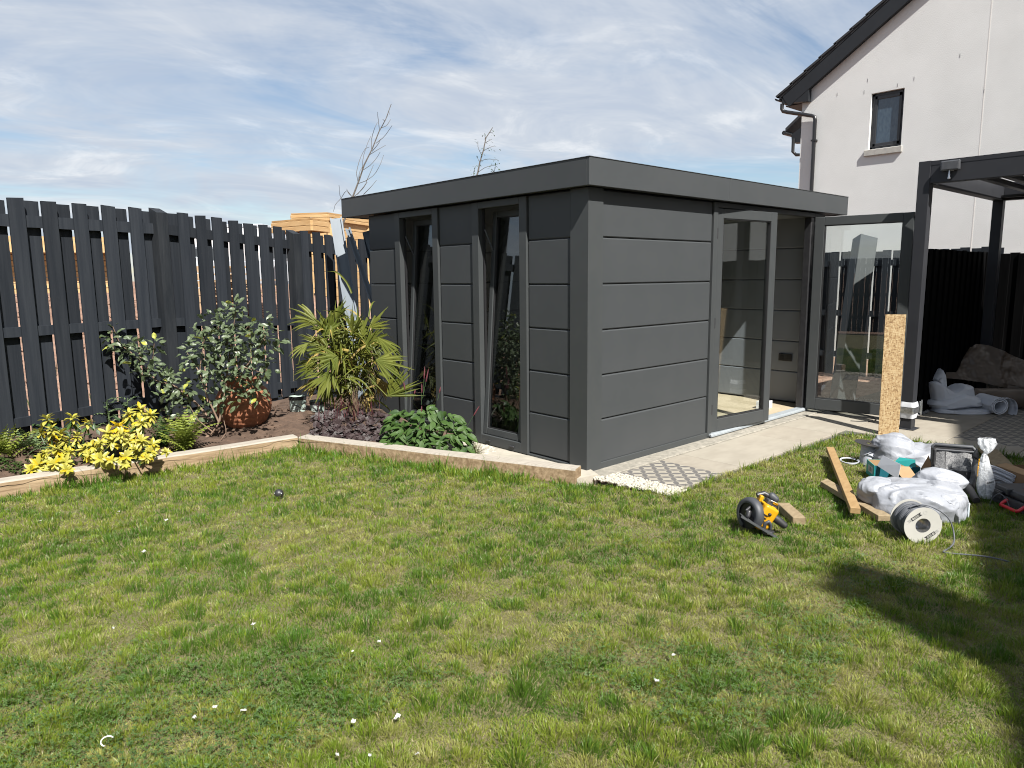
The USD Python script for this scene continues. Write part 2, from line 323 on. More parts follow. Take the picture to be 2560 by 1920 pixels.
# oriented strand board: flakes of different tone and direction
custom("osb", {"tc": ("texture_coordinate", {}), "m1": ("mapping", {"scale": (38, 38, 120), "rotation": (0, .5, 0)}), "m2": ("mapping", {"scale": (110, 110, 34), "rotation": (0, .35, 0)}),
               "v1": ("voronoi_texture", {"scale": 1.0, "feature": "f1", "randomness": 1.0}), "v2": ("voronoi_texture", {"scale": 1.0, "feature": "f1"}),
               "s1": ("separate_color", {}), "s2": ("separate_color", {}), "mx": ("mix_float", {"fac": .5}),
               "r": ("rgb_ramp", {"ramp": [(.12, (.20, .12, .05)), (.3, (.30, .195, .09)), (.55, (.36, .245, .12)), (.85, (.43, .325, .18))]}),
               "n": ("noise_texture", {"scale": 60.0, "detail": 3.0}), "nr": ("rgb_ramp", {"ramp": [(.30, (.42, .32, .22)), (.42, (1, 1, 1))]}), "mu": ("mix", {"mix_type": "multiply", "fac": 1.0}),
               "b": ("bump", {"strength": .4, "distance": .002}), "p": ("principled_bsdf", {"roughness": .7})},
       [("tc.object", "m1.vector"), ("tc.object", "m2.vector"), ("m1.vector", "v1.vector"), ("m2.vector", "v2.vector"), ("v1.color", "s1.color"), ("v2.color", "s2.color"),
        ("s1.r", "mx.a"), ("s2.r", "mx.b"), ("mx.result", "r.fac"), ("tc.object", "n.vector"), ("n.fac", "nr.fac"), ("r.color", "mu.color1"), ("nr.color", "mu.color2"),
        ("mu.color", "p.base_color"), ("mx.result", "b.height"), ("b.normal", "p.normal")], "p.BSDF")
# printed porcelain tile: pointed ovals along both directions of a grid
def tile_mat(name, pitch, ox, oy):
    N = {"geo": ("geometry", {}), "map": ("mapping", {"mapping_type": "point", "location": (-(ox - oy) * .70711 / pitch, -(ox + oy) * .70711 / pitch, 0), "rotation": (0, 0, math.pi / 4), "scale": (1 / pitch, 1 / pitch, 1)}), "s": ("separate_xyz", {})}
    L = [("geo.position", "map.vector"), ("map.vector", "s.vector")]
    def m(n, t, a=None, b=None, **k):
        N[n] = ("math", {"math_type": t, **k})
        for i, x in ((1, a), (2, b)):
            if isinstance(x, str): L.append((x, f"{n}.value{i}"))
            elif x is not None: N[n][1][f"value{i}"] = float(x)
    m("fx", "fraction", "s.x"); m("fy", "fraction", "s.y")
    for ax, o in (("x", "y"), ("y", "x")):
        m("c" + ax, "subtract", "f" + ax + ".value", .5); m("ac" + ax, "absolute", f"c{ax}.value"); m("q" + ax, "multiply", f"c{ax}.value", f"c{ax}.value")
    for ax, o in (("x", "y"), ("y", "x")):
        m("e" + ax, "subtract", .5, f"ac{o}.value")                       # distance from the grid line across
        m("w" + ax, "multiply_add", f"q{ax}.value", -0.84, value3=.21)    # half width of the oval here
        m("d" + ax, "less_than", f"e{ax}.value", f"w{ax}.value")
    m("o", "maximum", "dx.value", "dy.value")
    N["n"] = ("noise_texture", {"scale": 4.0, "detail": 7.0}); N["r"] = ("rgb_ramp", {"ramp": [(.35, (.245, .222, .182)), (.65, (.28, .258, .213))]})
    N["c"] = ("mix", {"color2": (.10, .095, .09)}); N["p"] = ("principled_bsdf", {"roughness": .6})
    L += [("geo.position", "n.vector"), ("n.fac", "r.fac"), ("r.color", "c.color1"), ("o.value", "c.fac"), ("c.color", "p.base_color")]
    custom(name, N, L, "p.BSDF")
tile_mat("pattern_tile", .6 / 4 * .70711, .19, -.17)
tile_mat("pattern_tile_far", .6 / 4 * .70711, 3.52, -1.64)
def grass_mat(name, ramp1, ramp2, island, trans):
    N = {"geo": ("geometry", {}), "flat": ("mapping", {"scale": (1, 1, 0)}), "n1": ("noise_texture", {"scale": .9, "detail": 3.0}), "n2": ("noise_texture", {"scale": 4.2, "detail": 4.0, "roughness": .6}),
         "r1": ("rgb_ramp", {"ramp": ramp1}), "r2": ("rgb_ramp", {"ramp": ramp2}), "mx": ("mix", {"fac": .62}),
         "mr": ("map_range", {"to_min": 1 - island, "to_max": 1 + island}), "hs": ("map_range", {"to_min": .525, "to_max": .475}), "hsv": ("hsv", {"saturation": 1.0, "fac": 1.0}),
         "p": ("principled_bsdf", {"roughness": .42, "specular_ior_level": .45}), "t": ("translucent_bsdf", {}), "m": ("mix_closure", {"fac": trans})}
    L = [("geo.position", "flat.vector"), ("flat.vector", "n1.vector"), ("flat.vector", "n2.vector"), ("n1.fac", "r1.fac"), ("n2.fac", "r2.fac"), ("r1.color", "mx.color1"), ("r2.color", "mx.color2"),
         ("geo.random_per_island", "mr.value"), ("geo.random_per_island", "hs.value"), ("mr.result", "hsv.value"), ("hs.result", "hsv.hue"), ("mx.color", "hsv.color"), ("hsv.color", "p.base_color"), ("hsv.color", "t.color"),
         ("p.BSDF", "m.closure1"), ("t.BSDF", "m.closure2")]
    custom(name, N, L, "m.closure")
grass_mat("grass_blade", [(.36, (.25, .34, .026)), (.5, (.32, .37, .035)), (.64, (.38, .385, .05))], [(.33, (.22, .32, .022)), (.48, (.31, .37, .034)), (.64, (.40, .39, .06))], .40, .36)
grass_mat("grass_blade_dark", [(.36, (.12, .21, .018)), (.64, (.17, .25, .026))], [(.33, (.10, .19, .014)), (.66, (.19, .26, .03))], .38, .34)
grass_mat("grass_blade_pale", [(.36, (.34, .35, .06)), (.64, (.42, .38, .10))], [(.33, (.31, .34, .055)), (.66, (.46, .40, .13))], .35, .34)
grass_mat("long_grass_blade", [(.36, (.15, .26, .02)), (.64, (.20, .29, .028))], [(.33, (.12, .23, .016)), (.66, (.19, .285, .028))], .4, .35)
pm("straw", (.42, .36, .18), (.33, .29, .13), scale=9, rough=.6, island=.35, trans=.2)
pm("clover_leaf", (.075, .15, .035), (.11, .185, .045), scale=5, rough=.5, island=.3, trans=.25)

# ================================================================== GROUND
def soft(a, b, x): t = np.clip((x - a) / (b - a), 0, 1); return t * t * (3 - 2 * t)
FA = np.array([-3.35, 3.53, 0.0]); FD = math.radians(17.95)
FU = np.array([math.cos(FD), math.sin(FD), 0]); FN = np.array([-FU[1], FU[0], 0])
def fdist(x, y): return (x - FA[0]) * FN[0] + (y - FA[1]) * FN[1]
def hfar(x, y):
    d = fdist(x, y)
    h = 1.3 * soft(1.2, 7.5, d) * (1 - soft(4.0, 9.0, x - .25 * np.maximum(d - 8, 0)))
    p = np.stack([x * .5, y * .5, np.zeros_like(x)], -1)
    return h + (meshkit.fbm(p, 4, 3) - .5) * .7 * soft(1.0, 4.0, d) * (1 - soft(4.0, 9.0, x - .25 * np.maximum(d - 8, 0))) - .035
def axis(lo, hi, step, far):
    a = list(np.arange(lo, hi + 1e-6, step)); s = step
    while a[-1] < far: s *= 1.35; a.append(a[-1] + s)
    s = step
    while a[0] > -far: s *= 1.35; a.insert(0, a[0] - s)
    return np.array(a)
gx, gy = np.meshgrid(axis(-12, 12, .4, 900), axis(-8, 26, .4, 900), indexing="ij")
struct("ground", MB().grid(gx, gy, hfar(gx, gy)), "earth", smooth=True)

# the two timber lines that hold the bed
SL0, SL1, SL2 = np.array([-8.6, 2.95, 0]), np.array([-1.30, 2.50, 0]), np.array([-.27, -.12, 0])
def sleeper_y(x): return np.where(x < SL1[0], SL0[1] + (x - SL0[0]) * (SL1[1] - SL0[1]) / (SL1[0] - SL0[0]), SL1[1] + (x - SL1[0]) * (SL2[1] - SL1[1]) / (SL2[0] - SL1[0]))
lawn_poly = Polygon([(-8.6, 2.95), (-1.30, 2.52), (-.27, -.08), (-.13, -.34), (.02, -.72), (.08, -.84), (.62, -.80), (2.92, -.86), (3.10, -1.0), (3.10, -7.5), (-8.6, -7.5)])
v, f = trimesh.creation.triangulate_polygon(lawn_poly, engine="earcut")
m = trimesh.Trimesh(np.c_[v, np.zeros(len(v))], f)
v, f = trimesh.remesh.subdivide_to_size(m.vertices, m.faces, .6)
struct("lawn", MB().add(v, f), "lawn_base", smooth=True)
# planted bed
def bed_h(x, y):
    t = np.clip((y - sleeper_y(x)) / np.maximum(FA[1] + (x - FA[0]) * math.tan(FD) - sleeper_y(x), .2), 0, 1)
    base = .09 + (np.where(x < -1.3, .30 - .06 * (x + 3.4), .17) - .09) * soft(0, .9, t)
    base = np.where(x > -1.35, .085 - .20 * soft(1.75, 1.45, y) + (.16 - .085) * soft(2.4, 3.6, y), base)
    return base
bx, by = np.meshgrid(np.arange(-8.6, .021, .045), np.linspace(0, 1, 60), indexing="ij")
y0 = sleeper_y(bx); y1 = FA[1] + (bx - FA[0]) * math.tan(FD) + .03
Y = y0 + (y1 - y0) * by
keep_h = bed_h(bx, Y) + (meshkit.fbm(np.stack([bx * 6, Y * 6, 0 * bx], -1), 4, 5) - .5) * .07 + .08 * np.exp(-((bx + 1.05) ** 2 + (Y - 3.35) ** 2) / .16)
struct("soil_bed", MB().grid(bx, Y, keep_h), "soil", smooth=True)
cl = MB(); ico = trimesh.creation.icosphere(1)
for k in range(900):
    x = -3.6 + 3.5 * rng.random(); ya, yb = float(sleeper_y(np.array(x))) + .1, FA[1] + (x - FA[0]) * math.tan(FD)
    y = ya + (yb - ya) * rng.random(); r = .004 + .014 * rng.random() ** 2
    z = float(bed_h(np.array(x), np.array(y))) + .08 * math.exp(-((x + 1.05) ** 2 + (y - 3.35) ** 2) / .16)
    cl.add(np.array(ico.vertices) * r * (.7 + .6 * rng.random((len(ico.vertices), 1))) + (x, y, z + .004), ico.faces)
obj("soil_crumbs", cl, "soil", label="brown soil crumbs scattered over the planted bed", cat="soil", kind="stuff")
# patio
pat = thing("patio", None, None, kind="structure")
base = MB()
for lo, hi in (((-.02, -.80, -.05), (3.1, -.02, -.004)), ((3.1, -7.5, -.05), (7.1, -.02, -.004))): base.b2(np.array(lo), np.array(hi))
obj("joint_bed", base, "joint_sand", pat)
def slab(x0, x1, y0, y1, m="slab", name="slab", z=.014):
    obj(name, MB().b2(np.array([x0 + .0035, y0 + .0035, -.02]), np.array([x1 - .0035, y1 - .0035, z + rng.uniform(-.001, .001)]), .0025), m, pat)
slab(.19, .79, -.77, -.17, "pattern_tile", "patterned_tile"); slab(.79, 1.09, -.77, -.17, "slab_warm")
xs = [1.09, 2.29, 2.89, 3.5]
for i in range(3): slab(xs[i], xs[i + 1], -.77, -.17, ["slab", "slab_warm"][i % 2])
slab(3.5, 4.35, -.77, -.17); slab(3.12, 3.5, -1.03, -.77)
for j, (ya, yb) in enumerate(((-1.64, -1.03), (-2.24, -1.64), (-2.84, -2.24), (-3.44, -2.84), (-4.04, -3.44), (-4.64, -4.04), (-5.24, -4.64))):
    xx_ = [3.12, 3.52, 4.12, 4.72, 5.32, 5.92, 6.52, 7.1]
    for i in range(7):
        if j == 0 and i in (2, 4): continue
        x1_ = xx_[i + 2] if j == 0 and i in (1, 3) else xx_[i + 1]
        pt = i >= 1 and j >= 1
        slab(xx_[i], x1_, ya, yb, "pattern_tile_far" if pt else ["slab", "slab_warm"][(i + j) % 2], "patterned_tile" if pt else "slab")
slab(3.5, 4.11, -1.03, -.77, "slab_warm")
cz = MB().b2(np.array([-.02, -.165, -.05]), np.array([4.2, .06, .022]), .006)
obj('concrete_pad', MB().ext(Polygon([(-.27, -.10), (-.02, -.14), (.05, .0), (.05, 1.6), (-.82, 1.6)]), .12, None, (0, 0, -.078)), 'cream_slab', pat)
obj("foundation_edge", cz, "concrete", pat)
edge = MB().b2(np.array([2.95, -.90, -.03]), np.array([3.13, -.772, .008])).b2(np.array([3.085, -7.5, -.03]), np.array([3.117, -.9, .008]))
obj("edging_strip", edge, "joint_sand", pat)
# white pebble strip at the end of the path, grey gravel along the screen fence
def stones(name, pts, r0_, r1_, m, label, z=.0):
    mb = MB(); ic = trimesh.creation.icosphere(1)
    for x, y in pts:
        r = rng.uniform(r0_, r1_); s = np.array([1, rng.uniform(.6, 1), rng.uniform(.5, .8)]) * r
        mb.add((np.array(ic.vertices) * s) @ rotz(rng.uniform(0, 6.3)).T + (x, y, z + rng.uniform(0, .018)), ic.faces)
    obj(name, mb, m, smooth=True, label=label, cat="gravel", kind="stuff")
pp = []
for k in range(1500):
    t = rng.random(); y = -.05 - .78 * t; w0, w1 = (-.10 + .12 * t, .19)
    x = w0 + (w1 - w0) * rng.random()
    if y > -.17 and x > .02: continue
    pp.append((x, y))
stones("white_pebbles", pp, .007, .016, "pebble", "white pebble strip between lawn and patterned tile at the room corner", .006)
pp = [(rng.uniform(4.15, 5.3), rng.uniform(-1.02, -.80)) for k in range(500)] + [(rng.uniform(4.4, 5.2), rng.uniform(-.8, .2)) for k in range(600)]
stones("grey_gravel", pp, .009, .02, "gravel_grey", "grey gravel strip along the black screen fence", .004)
pp = [(rng.uniform(-.28, -.02), rng.uniform(1.0, 2.0)) for k in range(240)] + [(-.55 + .25 * rng.random(), 3.15 + .25 * rng.random()) for k in range(40)]
stones("bed_stones", pp, .012, .03, "pebble", "cream stones under the plants beside the grey wall", .02)

# ================================================================== TIMBER EDGING
def sleeper(p0, p1, label, h, w=.13):
    d = (p1 - p0) / np.linalg.norm(p1 - p0); nrm = np.array([-d[1], d[0], 0])
    t = thing("timber_sleeper", label, "sleeper", p0)
    L = np.linalg.norm(p1 - p0); k = int(L / .05) + 2; s = np.linspace(0, L, k)
    wob = (meshkit.fbm(np.stack([s * 2, 0 * s, 0 * s + h * 30], 1), 3, 2) - .5) * .012
    sec = [(0, -.12), (.004, h - .012), (.012, h), (w - .008, h + .002), (w, h - .01), (w, -.12)]
    G = np.array([[p0 + d * s[i] + nrm * (a + wob[i]) + np.array([0, 0, b + wob[i] * .3 if b > 0 else b]) for a, b in sec] for i in range(k)])
    mf, mt = MB(), MB()
    mf.grid(G[:, :2, 0], G[:, :2, 1], G[:, :2, 2]); mt.grid(G[:, 1:5, 0], G[:, 1:5, 1], G[:, 1:5, 2]); mf.grid(G[:, 4:, 0], G[:, 4:, 1], G[:, 4:, 2])
    for e in (0, -1): mf.add(G[e], [[0, 1, 2], [0, 2, 3], [0, 3, 4], [0, 4, 5]])
    obj("face", mf, "sleeper_face", t, world=True); obj("top", mt, "sleeper_top", t, world=True)
sleeper(SL0, SL1, "long weathered timber sleeper in front of the yellow shrubs and pot", .13)
sleeper(SL1 + (.0, -.004, 0), SL2, "pale timber sleeper running towards the grey room corner", .125)

# ================================================================== SLATTED FENCE
def board_mesh(mb, s, n_off, w, z0, z1, th=.02, tilt=0.0, A=None, U=None, Nn=None, cut=0.0):
    A_, U_, N_ = (FA, FU, FN) if A is None else (A, U, Nn)
    c = A_ + U_ * s + N_ * n_off
    vv = np.array([c + U_ * (sx * (w / 2)) + U_ * tilt * sz + N_ * (sn * th / 2) + np.array([0, 0, (z1 + (cut * sx if sz else 0)) if sz else z0]) for sx in (-1, 1) for sn in (-1, 1) for sz in (0, 1)])
    c0 = vv.mean(0)
    return mb.add(vv, BOXF)
fence = thing("slatted_fence", "tall black painted hit and miss timber fence behind the planted bed", "fence", FA)
def ftop(s): return 2.305 if s < 1.58 else 2.297 - .058 * (s - 1.6)
def fbot(s): return (.29 if s < 1.5 else .29 - .065 * (s - 1.5))
ss = [.158 + .265 * k for k in range(-20, 5)] + [1.222] + [1.68] + [1.722 + .2085 * k for k in range(0, 7)] + [3.18 + .2085 * k for k in range(1, 8)]
ss = sorted(set([s for s in ss if not (1.24 < s < 1.70)]))
for k in range(-2, 26):
    s = .158 + .265 * (k - 21)
    if s > 1.3: break
fronts = [.158 + .265 * k for k in range(-20, 5)]
fronts = [s for s in fronts] + [1.722 + .2085 * k for k in range(0, 7)] + [3.388 + .2085 * k for k in range(0, 8)]
for s in fronts:
    w = (.125 if s < 1.4 else .121) + rng.uniform(-.003, .003)
    t = ftop(s) + rng.uniform(-.012, .009)
    obj("board", board_mesh(MB(), s + rng.uniform(-.003, .003), -.032, w, fbot(s), t, tilt=rng.uniform(-.006, .006), cut=rng.uniform(-.005, .005)), "fence_paint", fence, world=True)
    wb = .122
    sb = s + (.1325 if s < 1.4 else .107)
    if s < 1.3 or (1.6 < s):
        if s < 1.4 or not (3.15 < s < 3.35):
            obj("board", board_mesh(MB(), sb + rng.uniform(-.004, .004) + (0.014 if s < 1.4 else 0), .034, .134 if s < 1.4 else .125, fbot(s), ftop(sb) - .008 + rng.uniform(-.012, .002), tilt=rng.uniform(-.004, .004)), "fence_paint", fence, world=True)
obj('board', board_mesh(MB(), 1.665, .034, .13, fbot(1.6), 2.285), 'fence_paint', fence, world=True)
for a, b in ((-5.4, -3.96), (-3.84, -2.1), (-1.98, -.25), (-.25, 1.40), (1.52, 3.16), (3.28, 5.1)):
    for off0, off1 in ((-.235, -.135), (-1.158, -1.075), (-1.93, -1.85)):
        mb = MB(); vv = []
        for s in (a, b):
            for n_ in (-.021, .023):
                for o in (off0, off1):
                    c = FA + FU * s + FN * n_; tp = ftop(min(max(s, a + .05 if a > 1.4 else a), b)) if not (a < 1.4 < b + .1) else 2.305
                    vv.append(c + np.array([0, 0, tp + o]))
        mb.add(np.array(vv), BOXF); obj("rail", mb, "fence_paint", fence, world=True)
for s, zt in ((-5.46, 2.33), (-3.90, 2.33), (-2.04, 2.33), (1.46, 2.325), (3.22, 2.20), (5.15, 2.1)):
    c = FA + FU * s - FN * .028
    mb = MB(); w = .118; vv = []
    for sx in (-1, 1):
        for sn in (-1, 1):
            for z in (fbot(s) - .2, zt - (0.0 if sn > 0 else .05)):
                vv.append(c + FU * sx * w / 2 + FN * sn * w / 2 + np.array([0, 0, z]))
    mb.add(np.array(vv), BOXF); obj("post", mb, "fence_post_paint", fence, world=True)
gb = MB()
for a, b in ((-5.4, 1.40), (1.52, 3.16), (3.28, 5.1)):
    vv = [FA + FU * s + FN * n_ + np.array([0, 0, z]) for s in (a, b) for n_ in (-.018, .018) for z in (fbot(s) - .22, fbot(s) - .004)]
    gb.add(np.array(vv), BOXF)
obj("gravel_board", gb, "fence_paint", fence, world=True)
# fence on the far side of the garden (seen through the open door) and the boarded screen by the pergola
side = thing("side_fence", "black slatted fence seen through the glass of the open door", "fence", (7.2, 0, 0))
sA, sU, sN = np.array([7.2, 4.6, 0]), np.array([0, -1.0, 0]), np.array([-1.0, 0, 0])
for k in range(22):
    s = .1 + .255 * k
    obj("board", board_mesh(MB(), s, .03, .118, .02, 1.95 + rng.uniform(-.01, .01), A=sA, U=sU, Nn=sN), "fence_paint", side, world=True)
    obj("board", board_mesh(MB(), s + .1275, -.03, .122, .02, 1.94 + rng.uniform(-.01, .01), A=sA, U=sU, Nn=sN), "fence_paint", side, world=True)
for z in (.3, .95, 1.72):
    obj("rail", board_mesh(MB(), 2.8, 0, 5.6, z, z + .09, th=.038, A=sA, U=sU, Nn=sN), "fence_paint", side, world=True)
scr = thing("screen_fence", "close boarded black fence in deep shade behind the pergola", "fence", (4.3, -1.02, 0))
for k in range(29):
    x = 4.30 + .1 * k
    obj("board", MB().b2(np.array([x - .006, -.998 + .019 * (k % 2), .02]), np.array([x + .106, -.980 + .019 * (k % 2), 1.87 + rng.uniform(-.008, .008)]), .003), "fence_black_shaded", scr, world=True)
for k in range(66):
    y = -1.05 - .1 * k
    obj("board", MB().b2(np.array([7.10 + .019 * (k % 2), y - .106, .02]), np.array([7.118 + .019 * (k % 2), y + .006, 1.86 + rng.uniform(-.008, .008)]), .003), "fence_black_shaded", scr, world=True)
obj("rail", MB().b2(np.array([4.3, -.955, .3]), np.array([7.1, -.915, .38])).b2(np.array([4.3, -.955, 1.5]), np.array([7.1, -.915, 1.58])), "fence_black_shaded", scr, world=True)
# left boundary, beyond the picture but mirrored in the door glass
lf = thing("boundary_fence", "black slatted fence at the far left end of the lawn", "fence", (-8.7, 0, 0))
lA, lU, lN = np.array([-8.7, 1.9, 0]), np.array([0, -1.0, 0]), np.array([1.0, 0, 0])
for k in range(36):
    s = .1 + .26 * k
    obj("board", board_mesh(MB(), s, .03, .12, .05, 2.0, A=lA, U=lU, Nn=lN), "fence_paint", lf, world=True)
    obj("board", board_mesh(MB(), s + .13, -.03, .12, .05, 2.0, A=lA, U=lU, Nn=lN), "fence_paint", lf, world=True)
for z in (.4, 1.0, 1.75): obj("rail", board_mesh(MB(), 4.7, 0, 9.4, z, z + .09, th=.038, A=lA, U=lU, Nn=lN), "fence_paint", lf, world=True)
# ================================================================== GARDEN ROOM
L_, W_, ZT = 3.25, 4.10, 2.293
room = thing("garden_room", "flat roofed dark grey panelled garden room with tall windows and glazed door", "garden room", (0, 0, 0))
GZ = [2.29, 1.917, 1.547, 1.177, .807, .437, .067]
def wall_panels(fixed, axis_, a, b, thick=.05, inset=.012, mat="anthracite", sign=1, zs=GZ):
    """panels on the plane axis_=fixed, spanning a..b along the other axis"""
    for z1, z0 in zip(zs[:-1], zs[1:]):
        lo, hi = np.zeros(3), np.zeros(3)
        lo[axis_], hi[axis_] = sorted((fixed + sign * inset, fixed + sign * (inset + thick)))
        o = 1 - axis_
        lo[o], hi[o], lo[2], hi[2] = a + .003, b - .003, z0 + .0032, z1 - .0032
        obj("panel", MB().b2(lo, hi, .009), mat, room, smooth=False)
def backing(lo, hi): return MB().b2(np.array(lo, float), np.array(hi, float))
# left wall (plane x=0)
for a, b in ((.19, .69), (1.425, 1.945), (2.71, 3.245)): wall_panels(0, 0, a, b)
bk = MB()
for a, b in ((.05, .70), (1.41, 1.955), (2.70, 3.2)): bk.b2(np.array([.03, a, .06]), np.array([.055, b, 2.29]))
for a, b in ((.05, 1.78), (3.83, 4.05)): bk.b2(np.array([a, .03, .06]), np.array([b, .055, 2.29]))
obj("panel_backing", bk, "black_gasket", room)
cor = MB().ext([(-.001, -.001), (.178, -.001), (.178, .06), (.06, .06), (.06, .188), (-.001, .188)], 2.28, None, (0, 0, .012))
obj("corner_trim", cor, "anthracite_frame", room)
obj("corner_trim", MB().b2(np.array([3.845, -.001, .012]), np.array([4.10, .06, 2.29]), .004), "anthracite_frame", room)
pl = MB().b2(np.array([.001, .188, .012]), np.array([.06, 3.245, .062]), .004)
obj("plinth_trim", pl, "anthracite_frame", room)
obj("plinth_trim", MB().b2(np.array([.178, .001, .012]), np.array([1.80, .06, .076]), .004), "anthracite_frame", room)
obj("plinth_trim", MB().b2(np.array([1.80, .004, .012]), np.array([4.10, .06, .035]), .003), "anthracite_frame", room)
# right wall panels
wall_panels(0, 1, .180, 1.765, thick=.05)
# roof fascia
o, ob, h0 = .085, .40, 2.293
def fas(lo, hi): obj("fascia", MB().b2(np.array(lo), np.array(hi), .003), "anthracite", room)
fas((-o, -o, h0), (1.888, -o + .03, 2.5)); fas((1.891, -o, h0), (W_ + ob, -o + .03, 2.5))
fas((-o, -o + .03, h0), (-o + .03, L_ + ob, 2.5)); fas((-o + .03, L_ + ob - .03, h0), (W_ + ob, L_ + ob, 2.5)); fas((W_ + ob - .03, -o + .03, h0), (W_ + ob, L_ + ob - .03, 2.5))
obj("soffit", MB().b2(np.array([-o + .03, -o + .03, h0 + .006]), np.array([W_ + ob - .03, L_ + ob - .03, h0 + .03])), "anthracite", room)
obj("roof", MB().b2(np.array([-o + .03, -o + .03, 2.42]), np.array([W_ + ob - .03, L_ + ob - .03, 2.488])), "black_gasket", room)
cap = MB()
for lo, hi in (((-o - .004, -o - .004), (W_ + ob + .004, -o + .05)), ((-o - .004, -o + .05), (-o + .05, L_ + ob + .004)), ((-o + .05, L_ + ob - .05), (W_ + ob + .004, L_ + ob + .004)), ((W_ + ob - .05, -o + .05), (W_ + ob + .004, L_ + ob - .05))):
    cap.b2(np.array([*lo, 2.5005]), np.array([*hi, 2.5045]))
obj("roof_edge_trim", cap, "anthracite_frame", room)
# back and end walls
obj("back_wall", MB().b2(np.array([.06, L_ - .06, .02]), np.array([W_, L_, 2.29])), "anthracite", room)
obj("end_wall", MB().b2(np.array([W_ - .03, .06, .02]), np.array([W_, L_ - .06, 2.29])), "anthracite", room)
wall_panels(W_ - .03, 0, .065, L_ - .065, thick=.03, inset=.002, mat="inner_panel", sign=-1)
wall_panels(L_ - .06, 1, .07, W_ - .07, thick=.03, inset=.002, mat="inner_panel", sign=-1)
obj("ceiling", MB().b2(np.array([.06, .06, 2.262]), np.array([W_ - .07, L_ - .07, 2.288])), "inner_panel", room)
obj("floor", MB().b2(np.array([.06, .065, .0]), np.array([W_ - .03, L_ - .06, .052])), "floor_osb", room)
sk = thing("wall_socket", "small black double socket on the inner end wall of the room", "socket", (W_ - .07, .36, .608))
obj("plate", MB().b2(np.array([-.012, -.085, -.045]), np.array([.0, .085, .045]), .006), "black_plastic", sk)
for dy in (-.042, .042): obj("outlet", MB().b2(np.array([-.016, dy - .024, -.024]), np.array([-.012, dy + .024, .024]), .004), "black_gasket", sk)

# tall bottom hung windows, tilted inwards
def tall_window(y0, y1):
    oy0, oy1, oz0, oz1 = y0 + .093, y1 - .095, .14, 2.226
    fr = MB()
    for lo, hi in (((y0, .05), (oy0, 2.285)), ((oy1, .05), (y1, 2.285)), ((oy0, .05), (oy1, oz0)), ((oy0, oz1), (oy1, 2.285))):
        fr.b2(np.array([-.006, lo[0], lo[1]]), np.array([.07, hi[0], hi[1]]), .004)
    f_ = obj("window_frame", fr, "anthracite_frame", room)
    ga = MB()
    for lo, hi in (((oy0, oz0), (oy0 + .014, oz1)), ((oy1 - .014, oz0), (oy1, oz1)), ((oy0, oz0), (oy1, oz0 + .012))):
        ga.b2(np.array([.045, lo[0], lo[1]]), np.array([.068, hi[0], hi[1]]))
    obj("gasket", ga, "black_gasket", f_)
    # sash leans in about its bottom edge
    th = math.atan2(.155, 2.04); R = np.array([[math.cos(th), 0, math.sin(th)], [0, 1, 0], [-math.sin(th), 0, math.cos(th)]])
    piv = np.array([.012, 0, oz0 + .004])
    sy0, sy1, H, sw = oy0 + .006, oy1 - .006, 2.07, .052
    s = MB()
    for lo, hi in (((sy0, 0), (sy0 + sw, H)), ((sy1 - sw, 0), (sy1, H)), ((sy0 + sw, 0), (sy1 - sw, sw + .01)), ((sy0 + sw, H - sw), (sy1 - sw, H))):
        s.b2(np.array([0, lo[0], lo[1]]), np.array([.062, hi[0], hi[1]]), .004)
    s.xf(R, piv); sp = obj("sash", s, "anthracite_frame", room)
    g = MB().b2(np.array([.024, sy0 + sw - .004, sw]), np.array([.03, sy1 - sw + .004, H - sw + .004])).xf(R, piv)
    obj("pane", g, "tinted_glass", sp)
    bd = MB()
    for lo, hi in (((sy0 + sw, sw + .01), (sy0 + sw + .008, H - sw)), ((sy1 - sw - .008, sw + .01), (sy1 - sw, H - sw)), ((sy0 + sw, sw + .01), (sy1 - sw, sw + .018)), ((sy0 + sw, H - sw - .008), (sy1 - sw, H - sw))):
        bd.b2(np.array([.010, lo[0], lo[1]]), np.array([.024, hi[0], hi[1]]))
    obj("glazing_bead", bd.xf(R, piv), "black_gasket", sp)
    for yy in (oy1 - .03, oy0 + .03):
        a = np.array([.05, yy, 2.04]); b = piv + R @ np.array([.06, yy, 1.62])
        obj("stay_arm", MB().bar(a, b, .018, .006), "blade_steel", f_)
    for yy in (y0 + .205, y1 - .195):
        c = MB().b2(np.array([-.016, yy - .032, .077]), np.array([-.004, yy + .032, .097]), .004).b2(np.array([-.020, yy - .026, .086]), np.array([-.015, yy + .026, .094]), .002)
        obj("drain_cap", c, "black_plastic", f_)
tall_window(.692, 1.422); tall_window(1.948, 2.706)

